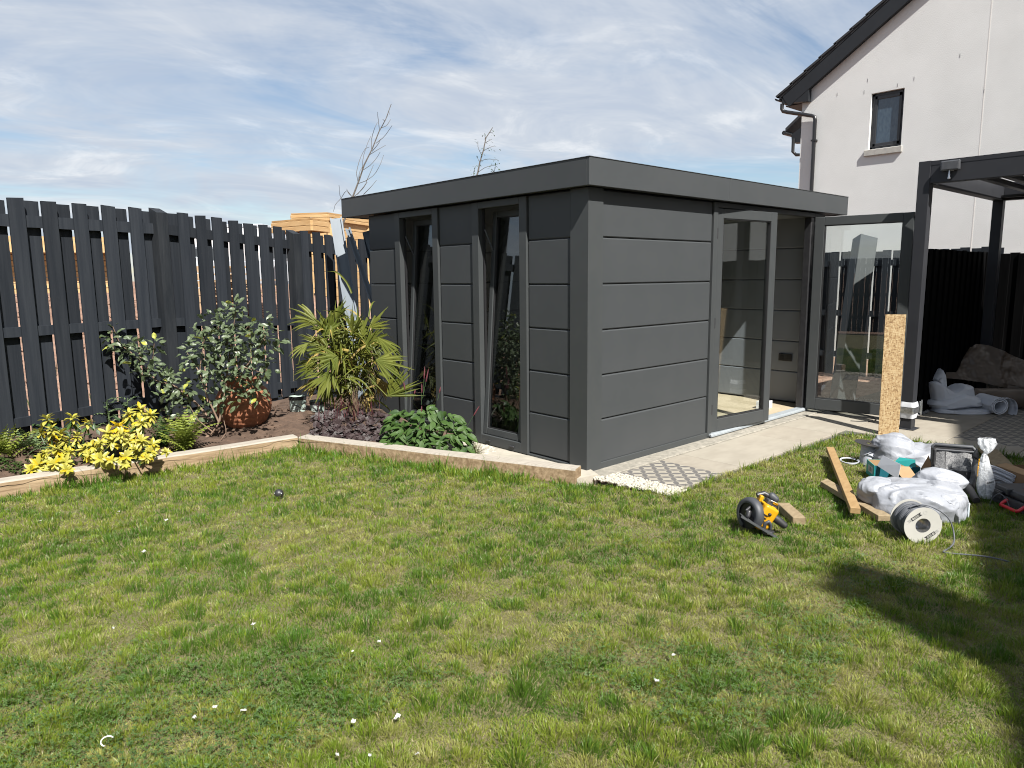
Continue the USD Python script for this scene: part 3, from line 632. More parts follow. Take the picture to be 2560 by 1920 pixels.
# door opening
do = MB()
for lo, hi in (((1.770, .036), (1.838, 2.29)), ((3.838, .036), (3.845, 2.29)), ((1.838, 2.242), (3.838, 2.29))): do.b2(np.array([lo[0], -.004, lo[1]]), np.array([hi[0], .075, hi[1]]), .003)
obj("door_frame", do, "anthracite_frame", room)
jm = MB().b2(np.array([3.76, .0, .06]), np.array([3.838, .075, 2.24]), .003)
obj("door_jamb", jm, "black_plastic", room)
obj("threshold", MB().b2(np.array([1.80, -.03, .036]), np.array([3.84, .07, .062]), .005).b2(np.array([1.80, -.034, .030]), np.array([3.84, -.014, .052]), .003), "sill_metal", room)
def leaf(name, hinge, ang, sgn, label):
    """door leaf: local u from hinge along the leaf, n outward"""
    U = np.array([math.cos(ang), math.sin(ang), 0]); Nn = np.array([-U[1], U[0], 0]) * sgn
    M = np.stack([U, Nn, [0, 0, 1]], 1); w, z0, z1, sw, t = .985, .066, 2.236, .102, .06
    mb = MB()
    for lo, hi in (((0, z0), (sw, z1)), ((w - sw, z0), (w, z1)), ((sw, z0), (w - sw, z0 + .125)), ((sw, z1 - .092), (w - sw, z1))):
        mb.b2(np.array([lo[0], -t / 2, lo[1]]), np.array([hi[0], t / 2, hi[1]]), .004)
    lf_ = obj(name, mb.xf(M, hinge), "anthracite_frame", room, label=label)
    lin = MB()
    for lo, hi in (((sw - .004, z0 + .12), (sw + .008, z1 - .09)), ((w - sw - .008, z0 + .12), (w - sw + .004, z1 - .09)), ((sw, z0 + .122), (w - sw, z0 + .133)), ((sw, z1 - .10), (w - sw, z1 - .09))):
        lin.b2(np.array([lo[0], -t / 2 + .006, lo[1]]), np.array([hi[0], t / 2 - .006, hi[1]]))
    obj("glazing_bead", lin.xf(M, hinge), "black_gasket", lf_)
    g = MB().b2(np.array([sw, -.003, z0 + .125]), np.array([w - sw, .003, z1 - .092])).xf(M, hinge)
    obj("pane", g, "pane_glass", lf_)
    for z in (.30, 1.15, 2.0):
        obj("hinge", MB().lathe([(0, -.05), (.011, -.05), (.011, .05), (0, .05)], 10).xf(M, hinge + M @ np.array([-.004, t / 2 + .008, z])), "black_plastic", lf_)
    return M, lf_, w
leaf("door_leaf", np.array([1.846, .040, 0]), math.radians(-5.6), -1, "closed glazed door leaf")
M, lf_, w = leaf("door_leaf", np.array([3.800, -.035, 0]), math.radians(-81), 1, "glazed door leaf standing wide open")
hp = np.array([3.800, -.035, 0])
for sg in (-1,):
    hd = MB().b2(np.array([w - .075, sg * .03, .98]), np.array([w - .035, sg * .038, 1.16]), .004)
    hd.bar((w - .055, sg * .036, 1.075), (w - .055, sg * .075, 1.075), .018, .018, b=.003).bar((w - .045, sg * .075, 1.075), (w - .20, sg * .075, 1.072), .016, .022, b=.003)
    obj("handle", hd.xf(M, hp), "black_plastic", lf_)
obj("lock_strip", MB().b2(np.array([w, -.012, .1]), np.array([w + .003, .012, 2.2])).xf(M, hp), "blade_steel", lf_)

# ================================================================== PERGOLA
pg = thing("pergola", "dark grey metal pergola with louvred roof on square posts", "pergola", (3.66, -1.18, 0))
PX0, PX1, PY1, PY0 = 3.60, 6.30, -1.12, -4.05
for i, (x, y) in enumerate(((3.655, -1.18), (6.245, -1.18), (3.655, -4.0), (6.245, -4.0))):
    z1 = 2.69
    obj("post", MB().b2(np.array([x - .055, y - .055, .02]), np.array([x + .055, y + .055, z1]), .004), "pergola_metal", pg, world=True)
    obj("base_plate", MB().b2(np.array([x - .09, y - .09, .016]), np.array([x + .09, y + .09, .024]), .002), "pergola_metal", pg, world=True)
bz0, bz1 = 2.475, 2.685
for lo, hi in (((PX0 + .003, PY0 + .11), (PX0 + .107, PY1 - .115)), ((PX1 - .107, PY0 + .11), (PX1 - .003, PY1 - .115)), ((PX0 + .112, PY1 - .110), (PX1 - .112, PY1 - .008)), ((PX0 + .112, PY0 + .008), (PX1 - .112, PY0 + .11))):
    obj("beam", MB().b2(np.array([*lo, bz0]), np.array([*hi, bz1]), .004), "pergola_metal", pg, world=True)
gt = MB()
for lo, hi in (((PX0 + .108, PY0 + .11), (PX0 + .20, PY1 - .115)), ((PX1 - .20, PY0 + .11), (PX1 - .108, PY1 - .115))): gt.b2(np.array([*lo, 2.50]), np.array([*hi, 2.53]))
obj("gutter", gt, "black_gasket", pg, world=True)  # coloured black to stand in for the shade inside the beam
k = 0; y = PY0 + .22
while y < PY1 - .2:
    R = np.array([[1, 0, 0], [0, math.cos(.16), -math.sin(.16)], [0, math.sin(.16), math.cos(.16)]])
    mb = MB().box(((PX0 + PX1) / 2, y, 2.60), (PX1 - PX0 - .42, .205, .018), R, .004)
    lp_ = obj("louvre", mb, "louvre", pg, world=True)
    obj("louvre_rib", MB().b2(np.array([PX0 + .21, y - .105, 2.535]), np.array([PX1 - .21, y - .045, 2.588]), .004), "black_gasket", lp_, world=True); y += .2  # black strip added as painted shade for the recess between louvres
obj("beam_cap", MB().b2(np.array([PX0 + .0005, PY0 + .11, 2.645]), np.array([PX0 + .003, PY1 - .115, 2.685])), "pergola_metal", pg, world=True)
cl_ = thing("security_light", "small grey flat lamp with sensor fixed on the pergola beam", "lamp", (3.60, -1.42, 2.62))
obj("housing", MB().b2(np.array([-.05, -.075, -.045]), np.array([-.004, .085, .045]), .006), "dark_grey_plastic", cl_)
obj("lens", MB().b2(np.array([-.054, -.065, -.036]), np.array([-.05, .075, .036]), .002), "dark_grey_plastic", cl_)
obj("bracket", MB().b2(np.array([-.012, -.02, -.05]), np.array([.003, .02, .05]), .002), "silver", cl_)
obj("sensor", MB().lathe([(0, -.125), (.013, -.125), (.015, -.115), (.011, -.105), (.011, -.08), (.007, -.075), (.007, -.045)], 16, c=(-.03, .01, 0)), "silver", cl_, smooth=40)
wr = thing("foam_wrap", "white foam and silver tape wrapped round the pergola post foot", "wrapping", (3.655, -1.18, 0))
def sq_ring(z0, z1, h_, bulge):
    zz = np.linspace(z0, z1, 5); a = np.linspace(0, 2 * np.pi, 29)
    G = []
    for z in zz:
        r = h_ + bulge * math.sin((z - z0) / (z1 - z0) * math.pi)
        p = np.stack([np.clip(np.cos(a) * 1.35, -1, 1) * r, np.clip(np.sin(a) * 1.35, -1, 1) * r, np.full_like(a, z)], -1)
        p[:, :2] *= 1 + .06 * (meshkit.noise(np.stack([np.cos(a) * 3, np.sin(a) * 3, np.full_like(a, z * 40)], -1), 2)[:, None] - .5)
        G.append(p)
    G = np.array(G); return G[..., 0], G[..., 1], G[..., 2]
obj("foam_band", MB().grid(*sq_ring(.13, .30, .064, .012)), "foam_white", wr, smooth=True)
obj("tape_band", MB().grid(*sq_ring(.185, .25, .077, .002)), "silver", wr, smooth=True)
u_ = np.linspace(0, 1, 8)
tp = np.array([[.06 + .05 * math.sin(a * 5) * .3 + .03 * a, -.075 - .03 * a + .012 * math.sin(a * 9), 0] for a in u_])
obj("tape_tail", MB().grid(np.stack([tp[:, 0]] * 4, 1), np.stack([tp[:, 1]] * 4, 1), np.array([[.17 + .14 * b + .01 * math.sin(7 * a + b * 3) for b in np.linspace(0, 1, 4)] for a in u_])), "silver", wr)

# ================================================================== HOUSES
def roof_tiles(house, x_face, eave_y, eave_z, ridge_y, pitch, depth, n, gauge, lip=.05):
    """verge tiles up the left slope: each tile is a stepped piece along the gable edge"""
    d = np.array([0, -math.cos(pitch), math.sin(pitch)]); nn = np.array([0, math.sin(pitch), math.cos(pitch)])
    p0 = np.array([x_face, eave_y, eave_z])
    for k in range(n):
        a = p0 + d * (k * gauge) ; b = a + d * (gauge + .05)
        mb = MB(); vv = []
        for xx2 in (0, .33):
            for (q, t0, t1) in ((a, .012, .052), (b, -.012, .030)):
                for t in (t0, t1): vv.append(q + nn * t + np.array([xx2, 0, 0]))
        mb.add(np.array(vv), BOXF)
        mb.b2(np.array([-.02, -.02, -.02]), np.array([-.01, -.01, -.01])) if False else None
        obj("verge_tile", mb, "roof_tile", house, world=True)
pitch = math.radians(33.6)
HX = 10.0
hs = thing("rendered_house", "white rendered house gable with dark tiled roof and small window", "house", (HX, 0, 0))
EY, EZ = 3.235, 4.95
def vz(y): return 5.255 + (3.079 - y) * math.tan(pitch)        # underside of the verge against the wall
RY = -4.2
win = (1.347, 1.918, 3.89, 4.893)
wall = MB()
outer = Polygon([(EY, -.1), (EY, vz(EY)), (RY, vz(RY)), (2 * RY - EY, vz(EY)), (2 * RY - EY, -.1)])
hole = Polygon([(win[0], win[2]), (win[1], win[2]), (win[1], win[3]), (win[0], win[3])])
gab = outer.difference(hole)
MYZ = np.array([[0, 0, 1], [1, 0, 0], [0, 1, 0]], float)       # polygon (y,z), extruded along +x
wall.ext(gab, .3, MYZ, (HX, 0, 0))
obj("gable_wall", wall, "render_white", hs, world=True)
obj("side_wall", MB().b2(np.array([HX + .3, EY - .3, -.1]), np.array([HX + 9, EY, 5.1])), "render_return", hs, world=True)
obj("movement_joint", MB().b2(np.array([HX - .002, .088, .3]), np.array([HX + .02, .104, 7.4])), "render_return", hs, world=True)
# roof slab with bargeboard and boxed eaves
d = np.array([0, -math.cos(pitch), math.sin(pitch)]); nn = np.array([0, math.sin(pitch), math.cos(pitch)])
e0 = np.array([HX - .16, 3.66, vz(3.66) + .27])
Ls = (3.66 - RY) / math.cos(pitch)
rf = MB(); vv = [e0 + d * s + nn * t + np.array([x, 0, 0]) for x in (.02, 9.2) for s in (0, Ls) for t in (-.04, .01)]; rf.add(np.array(vv), BOXF)
e1 = np.array([HX - .16, 2 * RY - 3.66, e0[2]]); d1 = d * [1, -1, 1]; n1_ = nn * [1, -1, 1]
vv = [e1 + d1 * s + n1_ * t + np.array([x, 0, 0]) for x in (.02, 9.2) for s in (0, Ls) for t in (-.04, .01)]; rf.add(np.array(vv), BOXF)
obj("roof", rf, "roof_tile", hs, world=True)
bg = MB(); vv = [e0 + d * s + nn * t + np.array([x, 0, 0]) for x in (.03, .075) for s in (.05, Ls) for t in (-.30, -.045)]; bg.add(np.array(vv), BOXF)
obj("bargeboard", bg, "fascia_dark", hs, world=True)
sf = MB(); vv = [e0 + d * s + nn * t + np.array([x, 0, 0]) for x in (.075, .16) for s in (.35, Ls) for t in (-.285, -.262)]; sf.add(np.array(vv), BOXF)
obj("verge_soffit", sf, "fascia_dark", hs, world=True)
roof_tiles(hs, HX - .16, 3.70, e0[2] - .025, RY, pitch, 9, 20, .335)
ez = e0[2] - .05
boxp = [(3.60, ez - .02), (3.60, 4.99), (3.06, 4.95), (3.06, vz(3.06) + .02), (3.06, vz(3.06) + .22)]
ebx = MB().ext(Polygon(boxp), .16, MYZ, (HX - .125, 0, 0)); obj("eaves_box", ebx, "fascia_dark", hs, world=True)
obj("eaves_soffit", MB().b2(np.array([HX + .04, EY, 4.96]), np.array([HX + 9, 3.60, 4.985])), "fascia_dark", hs, world=True)
gtr = MB(); a = np.linspace(math.pi, 2 * math.pi, 9)
prof = [(.055 * math.cos(t), .055 * math.sin(t)) for t in a] + [(.05 * math.cos(t), .05 * math.sin(t) + .002) for t in a[::-1]]
gtr.ext(Polygon(prof), 9.2, MYZ, (HX - .17, 3.68, e0[2] - .03)); obj("gutter", gtr, "gutter_black", hs, world=True)
pts = np.array([[HX - .10, 3.61, 5.0], [HX - .10, 3.61, 4.90], [HX - .10, 3.58, 4.85], [HX - .09, 3.50, 4.82], [HX - .06, 3.02, 4.68], [HX - .055, 2.95, 4.65], [HX - .055, 2.935, 4.58], [HX - .055, 2.935, 0.1]])
obj("downpipe", MB().tube(pts, .036, 12), "gutter_black", hs, smooth=50, world=True)
for z in (4.2, 3.2, 2.2): obj("pipe_clip", MB().b2(np.array([HX - .095, 2.885, z - .015]), np.array([HX - .001, 2.985, z + .015]), .003), "gutter_black", hs, world=True)
wf = MB(); y0, y1, z0, z1 = win; X0 = HX + .07
for lo, hi in (((y0, z0), (y0 + .05, z1)), ((y1 - .05, z0), (y1, z1)), ((y0, z0), (y1, z0 + .05)), ((y0, z1 - .05), (y1, z1))): wf.b2(np.array([X0, lo[0], lo[1]]), np.array([X0 + .06, hi[0], hi[1]]), .004)
for lo, hi in (((y0 + .05, z0 + .05), (y0 + .10, z1 - .05)), ((y1 - .10, z0 + .05), (y1 - .05, z1 - .05)), ((y0 + .05, z0 + .05), (y1 - .05, z0 + .11)), ((y0 + .05, z1 - .11), (y1 - .05, z1 - .05))): wf.b2(np.array([X0 - .018, lo[0], lo[1]]), np.array([X0 + .05, hi[0], hi[1]]), .006)
wn = obj("window", wf, "upvc_black", hs, world=True)
obj("pane", MB().b2(np.array([X0 + .005, y0 + .1, z0 + .11]), np.array([X0 + .02, y1 - .1, z1 - .11])), "obscure_glass", wn, world=True)
obj("window_sill", MB().b2(np.array([HX - .045, y0 - .03, z0 - .115]), np.array([HX + .09, y1 + .06, z0 - .002]), .008), "stone_sill", hs, world=True)
for y, z in ((2.55, 5.0), (2.05, 4.95), (1.47, 4.96), (1.2, 5.02), (2.0, 5.15), (.5, 5.25), (.1, 4.6)): obj("weep_vent", MB().b2(np.array([HX - .004, y - .004, z - .03]), np.array([HX + .002, y + .004, z + .03])), "print_grey", hs, world=True)
# the next house along, only its eaves show
h2 = thing("distant_house", "dark boxed eaves of the next house peeping out beyond the white gable", "house", (20.5, 0, 0))
def at(px, py, t):
    dd = fw + rt * (px - 1280) / 1775 - up * (py - 960) / 1775; return CAM + dd * t
q = at(1975, 345, 20.0); X2 = q[0]
def on2(px, py, dx=0.0):
    dd = fw + rt * (px - 1280) / 1775 - up * (py - 960) / 1775; return CAM + dd * ((X2 + dx - CAM[0]) / dd[0])
A0, A1, A2, A3 = on2(1963, 329), on2(2003, 290), on2(1973, 335), on2(1975, 348)
obj("roof", MB().add(np.array([p + np.array([x, 0, z]) for x in (0, 8) for p in (A0, A0 + (A1 - A0) * 8) for z in (0, .09)]), BOXF), "roof_tile", h2, world=True)
yb = A2[1]
obj("eaves_box", MB().ext(Polygon([(A2[1] - .05, A2[2] - .03), (A3[1] - .05, A3[2] - .1), (yb - .65, A3[2] - .16), (yb - 2.2, A2[2] + 1.3)]), .3, MYZ, (X2 + .02, 0, 0)), "fascia_dark", h2, world=True)
p_ = np.array([[X2, A3[1] - .1, A3[2]], [X2, A3[1] - .1, A3[2] - .35], [X2, A3[1] - .2, A3[2] - .45], [X2, A3[1] - 1.0, A3[2] - .55], [X2, A3[1] - 1.0, 0]])
obj("downpipe", MB().tube(p_, .045, 10), "gutter_black", h2, smooth=50, world=True)
obj("gutter", MB().tube(np.array([A0 + [-.02, .03, -.03], A0 + [8, .03, -.03]]), .06, 10), "gutter_black", h2, smooth=50, world=True)
obj("wall", MB().b2(np.array([X2 + .3, yb - 8.5, 0]), np.array([X2 + 8, yb - .75, A3[2] - .05])), "render_return", h2, world=True)
# the owner's house behind the camera: it throws the shade on the lawn and shows in the door glass
h3 = thing("owner_house", "white rendered house behind the lawn whose shadow falls on the grass", "house", (0, -9.4, 0))
yv = -9.4
def back(x, y): t = (y - yv) / SUN[1] * -1; return np.array([x + SUN[0] * ((yv - y) / SUN[1]), SUN[2] * ((yv - y) / SUN[1])])
a, b = back(-1.75, -3.32), back(1.15, -2.40)
sl = (b[1] - a[1]) / (b[0] - a[0]); rx = b[0] + 3.2; rz = b[1] + sl * 3.2; ex = a[0] - .6; ezz = a[1] - .6 * sl
gp = Polygon([(ex + .4, 0), (ex + .4, ezz + .4 * sl - .15), (rx, rz - .15), (2 * rx - ex - .4, ezz + .4 * sl - .15), (2 * rx - ex - .4, 0)])
MXZ = np.array([[1, 0, 0], [0, 0, -1], [0, 1, 0]], float)
obj("gable_wall", MB().ext(gp, 8.0, MXZ, (0, yv - .15, 0)), "render_white", h3, world=True)
rp = Polygon([(ex, ezz), (rx, rz), (2 * rx - ex, ezz), (2 * rx - ex, ezz - .16), (rx, rz - .16), (ex, ezz - .16)])
obj("roof", MB().ext(rp, 8.4, MXZ, (0, yv, 0)), "roof_tile", h3, world=True)
for x in (rx - 3, rx - .6, rx + 1.4):
    obj("window", MB().b2(np.array([x, yv - .15, 3.4]), np.array([x + 1.1, yv - .12, 4.6])), "upvc_black", h3, world=True)
obj("patio_door", MB().b2(np.array([rx - 2.5, yv - .15, .1]), np.array([rx - .2, yv - .12, 2.2])), "upvc_black", h3, world=True)
c0, c1 = back(-.70, -2.75), back(-.46, -2.04)
obj("chimney", MB().b2(np.array([c1[0] - .25, yv - .55, c0[1] - 1.0]), np.array([c1[0] + .22, yv - .12, c1[1] - .06]), .01).b2(np.array([c1[0] - .12, yv - .45, c1[1] - .06]), np.array([c1[0] + .10, yv - .22, c1[1] + .12]), .01), "render_white", h3, world=True)

# ================================================================== BUILDING SITE BEYOND THE FENCE
def ghz(x, y): return float(hfar(np.array([x * 1.0]), np.array([y * 1.0]))[0])
def clad(parent, p0, p1, z0, z1, n, m, name="cladding_board", proud=.03):
    """horizontal boards from p0 to p1 (xy)"""
    h = (z1 - z0) / n
    for k in range(n):
        obj(name, MB().bar((*p0, z0 + h * (k + .5)), (*p1, z0 + h * (k + .5)), proud * 2, h - .012, b=.006), m, parent, world=True)
def summer_house(name, label, c, rz_, w, d_, z0, zt, nb):
    t = thing(name, label, "summer house", (c[0], c[1], z0))
    R = rotz(rz_); cc = np.array([c[0], c[1]])
    def w2(x, y): return (R[:2, :2] @ np.array([x, y])) + cc
    q = [w2(-w / 2, -d_ / 2), w2(w / 2, -d_ / 2), w2(w / 2, d_ / 2), w2(-w / 2, d_ / 2)]
    for i in range(4): clad(t, q[i], q[(i + 1) % 4], z0, zt - .2, nb, "pine_wood")
    for p in q: obj("corner_post", MB().b2(np.array([p[0] - .07, p[1] - .07, z0]), np.array([p[0] + .07, p[1] + .07, zt - .18])), "pine_wood", t, world=True)
    q2 = [w2(-w / 2 - .35, -d_ / 2 - .55), w2(w / 2 + .3, -d_ / 2 - .55), w2(w / 2 + .3, d_ / 2 + .3), w2(-w / 2 - .35, d_ / 2 + .3)]
    for i in range(4): obj("roof_edge", MB().bar((*q2[i], zt - .12), (*q2[(i + 1) % 4], zt - .12), .05, .36), "pine_wood", t, world=True)
    obj("roof", MB().ext(Polygon([tuple(p) for p in q2]), .05, None, (0, 0, zt - .02)), "pine_dark", t, world=True)
    return t
# two joined flat roofed timber buildings (behind the leaning channels) and a lower one on the left
def onz(px, py, z):
    dd = fw + rt * (px - 1280) / 1775 - up * (py - 960) / 1775; return CAM + dd * ((z - CAM[2]) / dd[2])
def corner_house(label, B, pa, pc, thick, inset, drop, nb):
    """flat roofed timber building seen corner on: B its near roof corner, pa and pc the pixels of the neighbouring roof corners"""
    z = B[2]; A, C = onz(*pa, z), onz(*pc, z); D_ = A + C - B; z0 = min(ghz(B[0], B[1]), ghz(D_[0], D_[1])) - .1
    t = thing("timber_summer_house", label, "summer house", (B[0], B[1], z0)); q = [A, B, C, D_]; cen = (A + C) / 2
    obj("roof", MB().ext(Polygon([tuple(p[:2]) for p in q]), .04, None, (0, 0, z - .04)), "pine_dark", t, world=True)
    for i in range(4):
        p, r = q[i], q[(i + 1) % 4]; n = 2
        for k in range(n): obj("roof_board", MB().bar((p[0], p[1], z - .045 - thick * (k + .5) / n), (r[0], r[1], z - .045 - thick * (k + .5) / n), .05, thick / n - .01, b=.006), "pine_wood", t, world=True)
    w = [cen + (p - cen) * (1 - inset / np.linalg.norm(p - cen)) for p in q]
    for i in range(4): clad(t, w[i][:2], w[(i + 1) % 4][:2], z0, z - thick + drop, nb, "pine_wood")
    for p in w: obj("corner_post", MB().b2(np.array([p[0] - .07, p[1] - .07, z0]), np.array([p[0] + .07, p[1] + .07, z - thick])), "pine_wood", t, world=True)
corner_house("tall pale timber summer house with flat roof behind the leaning channels", at(818, 530.5, 19.5), (727, 533.5), (930, 548), .18, .22, -.02, 12)
corner_house("lower timber summer house with deep flat roof edge left of the taller one", at(778, 544.5, 16.0), (679, 553), (822, 551), .24, .55, -.05, 9)
s3 = at(130, 640, 17.0)
summer_house("timber_shed", "timber building glimpsed through the left fence gaps", (s3[0] + .2, s3[1] + .9), math.radians(-15), 2.6, 2.4, ghz(s3[0], s3[1]) - .1, at(130, 596, 16.0)[2], 9)
def cabin(name, label, px0, px1, py_top, dep, h, dth=2.4, m="cabin_white", win_=3):
    a, b = at(px0, py_top, dep), at(px1, py_top, dep); z1 = (a[2] + b[2]) / 2; z0 = z1 - h
    t = thing(name, label, "site cabin", (a[0], a[1], z0))
    d_ = (b - a) * [1, 1, 0]; Lg = np.linalg.norm(d_); U = d_ / Lg; Nv = np.array([-U[1], U[0], 0]); M_ = np.stack([U, Nv, [0, 0, 1]], 1)
    P0 = np.array([a[0], a[1], z0])
    W3 = lambda lo, hi, bb=0.0: MB().b2(np.array(lo, float), np.array(hi, float), bb).xf(M_, P0)
    n = max(3, int(Lg / .55))
    for k in range(n): obj("wall_panel", W3((k * Lg / n + .012, 0, .12), ((k + 1) * Lg / n - .012, .06, h - .14), .012), m, t, world=True)
    obj("body", W3((0, .04, .1), (Lg, dth, h - .1)), m, t, world=True)
    obj("roof_rail", W3((-.03, -.03, h - .14), (Lg + .03, dth + .03, h), .02), "cabin_white" if m != "cabin_white" else "cabin_grey", t, world=True)
    obj("base_rail", W3((-.02, -.02, 0), (Lg + .02, dth, .12)), "cabin_trim", t, world=True)
    for k in range(win_):
        x = (k + .5) * Lg / win_
        w_ = obj("window", W3((x - .45, -.03, h * .42), (x + .45, .03, h * .80), .01), "cabin_trim", t, world=True)
        obj("pane", W3((x - .39, -.036, h * .45), (x + .39, -.03, h * .77)), "cabin_window", w_, world=True)
    return M_, P0, Lg
cabin("site_cabin", "white site cabin with windows behind the right fence bay", 455, 560, 586, 27, 2.3, win_=2)
M_, P0, Lg = cabin("site_cabin", "taller white site cabin with red sign behind the right fence bay", 556, 655, 560, 30, 2.6, win_=0)
sg = single("red_sign", MB().b2(np.array([Lg * .80, -.05, 1.35]), np.array([Lg * .87, -.02, 1.75])).xf(M_, P0), "sign_red", "small red sign on the white site cabin behind the fence", "sign")
cabin("site_cabin", "grey site cabin beyond the fence between white cabin and timber house", 652, 735, 566, 31, 2.5, m="cabin_grey", win_=2)
def hoarding(px0, px1, py0, py1, dep, label, m, name):
    a, b = at(px0, py1, dep), at(px1, py1, dep); h = at(px0, py0, dep)[2] - a[2]
    t = thing(name, label, "hoarding" if "panel" in name else "stack", a)
    U = (b - a) * [1, 1, 0]; Lg = np.linalg.norm(U); U /= Lg; n = max(2, int(Lg / .45)); Nv = np.array([-U[1], U[0], 0]); M2 = np.stack([U, Nv, [0, 0, 1]], 1)
    for k in range(n): obj("sheet", MB().b2(np.array([k * Lg / n + .015, 0, 0]), np.array([(k + 1) * Lg / n - .015, .08, h * (1 - .03 * (k % 2))]), .02).xf(M2, a), m, t, world=True)
hoarding(440, 500, 640, 735, 15.0, "pale wrapped stack of sheets beyond the right fence bay", "wrap_pale", "wrapped_stack")
hoarding(525, 700, 652, 712, 18.0, "row of grey ribbed panels standing on the building site", "cabin_grey", "ribbed_panel_row")
def pallets(px, py, dep, n, label, w=1.1):
    c = at(px, py, dep); t = thing("pallet_stack", label, "pallets", c, YAW * -1 + .3)
    for k in range(n):
        z = k * .13
        for j in range(5): obj("slat", MB().b2(np.array([-w / 2, -.5 + j * .24, z + .09]), np.array([w / 2, -.42 + j * .24, z + .112])), "pallet_wood", t)
        obj("block", MB().b2(np.array([-w / 2, -.5, z]), np.array([-w / 2 + .09, .5, z + .09])).b2(np.array([w / 2 - .09, -.5, z]), np.array([w / 2, .5, z + .09])).b2(np.array([-.05, -.5, z]), np.array([.05, .5, z + .09])), "pallet_wood", t)
pallets(575, 770, 13.2, 6, "stack of wooden pallets glimpsed through the fence behind the bush", 1.0)
pallets(625, 745, 14.5, 3, "low stack of pallets beyond the fence right of the taller stack", 1.4)
oc = at(952, 640, 16.0); single("orange_barrier", MB().b2(oc - .0, oc + np.array([.35, .1, .5]), .03), "orange_plastic", "orange plastic barrier glimpsed beside the room corner beyond the fence", "barrier")
# rubble and weeds on the slope
rb = MB(); 
for k in range(2600):
    s = rng.uniform(-1.6, 5.2); dd = rng.uniform(.6, 8.5); p = FA + FU * s * (1 + dd * .12) + FN * dd
    r = rng.uniform(.012, .06) * (.6 + dd * .06); z = ghz(p[0], p[1]) if False else None
    rb.add(np.array(ico.vertices) * r * np.array([1, .8, .6]) * (.75 + .5 * rng.random((len(ico.vertices), 1))) + np.array([p[0], p[1], 0]), ico.faces)
allv = np.vstack(rb.v); nv = len(ico.vertices); cen = np.vstack([v_.mean(0) for v_ in rb.v]); hz = hfar(cen[:, 0], cen[:, 1])
rb.v = [v_ + np.array([0, 0, hz[i] + .005]) for i, v_ in enumerate(rb.v)]
obj("rubble", rb, "earth", label="reddish rubble and stones on the bank beyond the fence", cat="rubble", kind="stuff")
wd = MB(); pts = []
for k in range(2600):
    s = rng.uniform(-2.2, 5.2); dd = abs(rng.normal(0, .5)) + .1 if k % 3 else rng.uniform(.2, 5); p = FA + FU * s + FN * dd
    pts.append((p[0], p[1]))
pts = np.array(pts); hz = hfar(pts[:, 0], pts[:, 1])
for (x, y), z in zip(pts, hz):
    if meshkit.noise(np.array([x * 1.3, y * 1.3, 0.])) < .42: continue
    h_ = rng.uniform(.08, .3); a = rng.uniform(0, 6.28); w_ = rng.uniform(.006, .02); l = np.array([math.cos(a), math.sin(a), 0]); tpt = np.array([x, y, z + h_]) + l * h_ * rng.uniform(-.4, .4)
    wd.add([np.array([x, y, z]) - l * w_, np.array([x, y, z]) + l * w_, tpt], [[0, 1, 2]])
obj("weeds", wd, "weed_green", label="green weeds and grass along the far side of the fence", cat="weeds", kind="stuff")
# ================================================================== PLANTS
def leaf_geo(L, W, seg=4, droop=.25, fold=.18, tip=1.0, base=.55, wav=0.0):
    t = np.linspace(0, 1, seg + 1); w = W / 2 * np.sin(np.pi * np.clip(t, .02, 1) ** base) ** tip; w[0] = W * .06; w[-1] = W * .02
    ang = -droop * t * 1.6; y = np.concatenate([[0], np.cumsum(np.cos((ang[1:] + ang[:-1]) / 2) * L / seg)]); z = np.concatenate([[0], np.cumsum(np.sin((ang[1:] + ang[:-1]) / 2) * L / seg)])
    wv = wav * W * np.sin(t * 9 + 1)
    V = np.concatenate([np.stack([-w, y, z + w * fold + wv], 1), np.stack([0 * t, y, z], 1), np.stack([w, y, z + w * fold - wv], 1)])
    k = seg + 1; F = []
    for i in range(seg):
        F += [[i, k + i, k + i + 1], [i, k + i + 1, i + 1], [k + i, 2 * k + i, 2 * k + i + 1], [k + i, 2 * k + i + 1, k + i + 1]]
    return V, np.array(F)
def lobed_geo(R, lobes=6, cup=.2, depth=.22):
    n = lobes * 2; a = np.linspace(.25, 2 * np.pi - .25, n + 1); r = R * (1 - depth * (np.arange(n + 1) % 2)) * rng.uniform(.9, 1.1, n + 1)
    V = np.concatenate([[[0, 0, 0]], np.stack([-np.sin(a) * r, -np.cos(a) * r + R * .2, cup * r + rng.uniform(-.1, .1, n + 1) * R], 1)])
    F = [[0, i + 2, i + 1] for i in range(n)]
    return V, np.array(F)
def put(V, pos, d, upv=(0, 0, 1)): return V @ frame(d, upv).T + np.asarray(pos, float)
def unit(v): v = np.asarray(v, float); return v / np.linalg.norm(v)
RIGHT, BACK = unit([rt[0], rt[1], 0]), unit([fw[0], fw[1], 0])
class Leaves:
    """the leaves of one plant: the first ones as parts of their own, what is past the limit in one part"""
    def __init__(self, t, limit=230, name="leaf"): self.t, self.limit, self.k, self.rest, self.name = t, limit, 0, {}, name
    def add(self, V, F, m):
        if self.k < self.limit: obj(self.name, (V, F), m, self.t, world=True, smooth=False)
        else: self.rest.setdefault(m, MB()).add(V, F)
        self.k += 1
    def end(self):
        for m, mb in self.rest.items(): obj("foliage", mb, m, self.t, world=True, kind="stuff")
def Z2(x, y, d): return at(240 + x / 3.95, 740 + y / 3.95, d)
def Z3(x, y, d): return at(680 + x / 3.77, 720 + y / 3.77, d)
def ZB(x, y, d): return at(x / 4.254, 980 + y / 4.254, d)

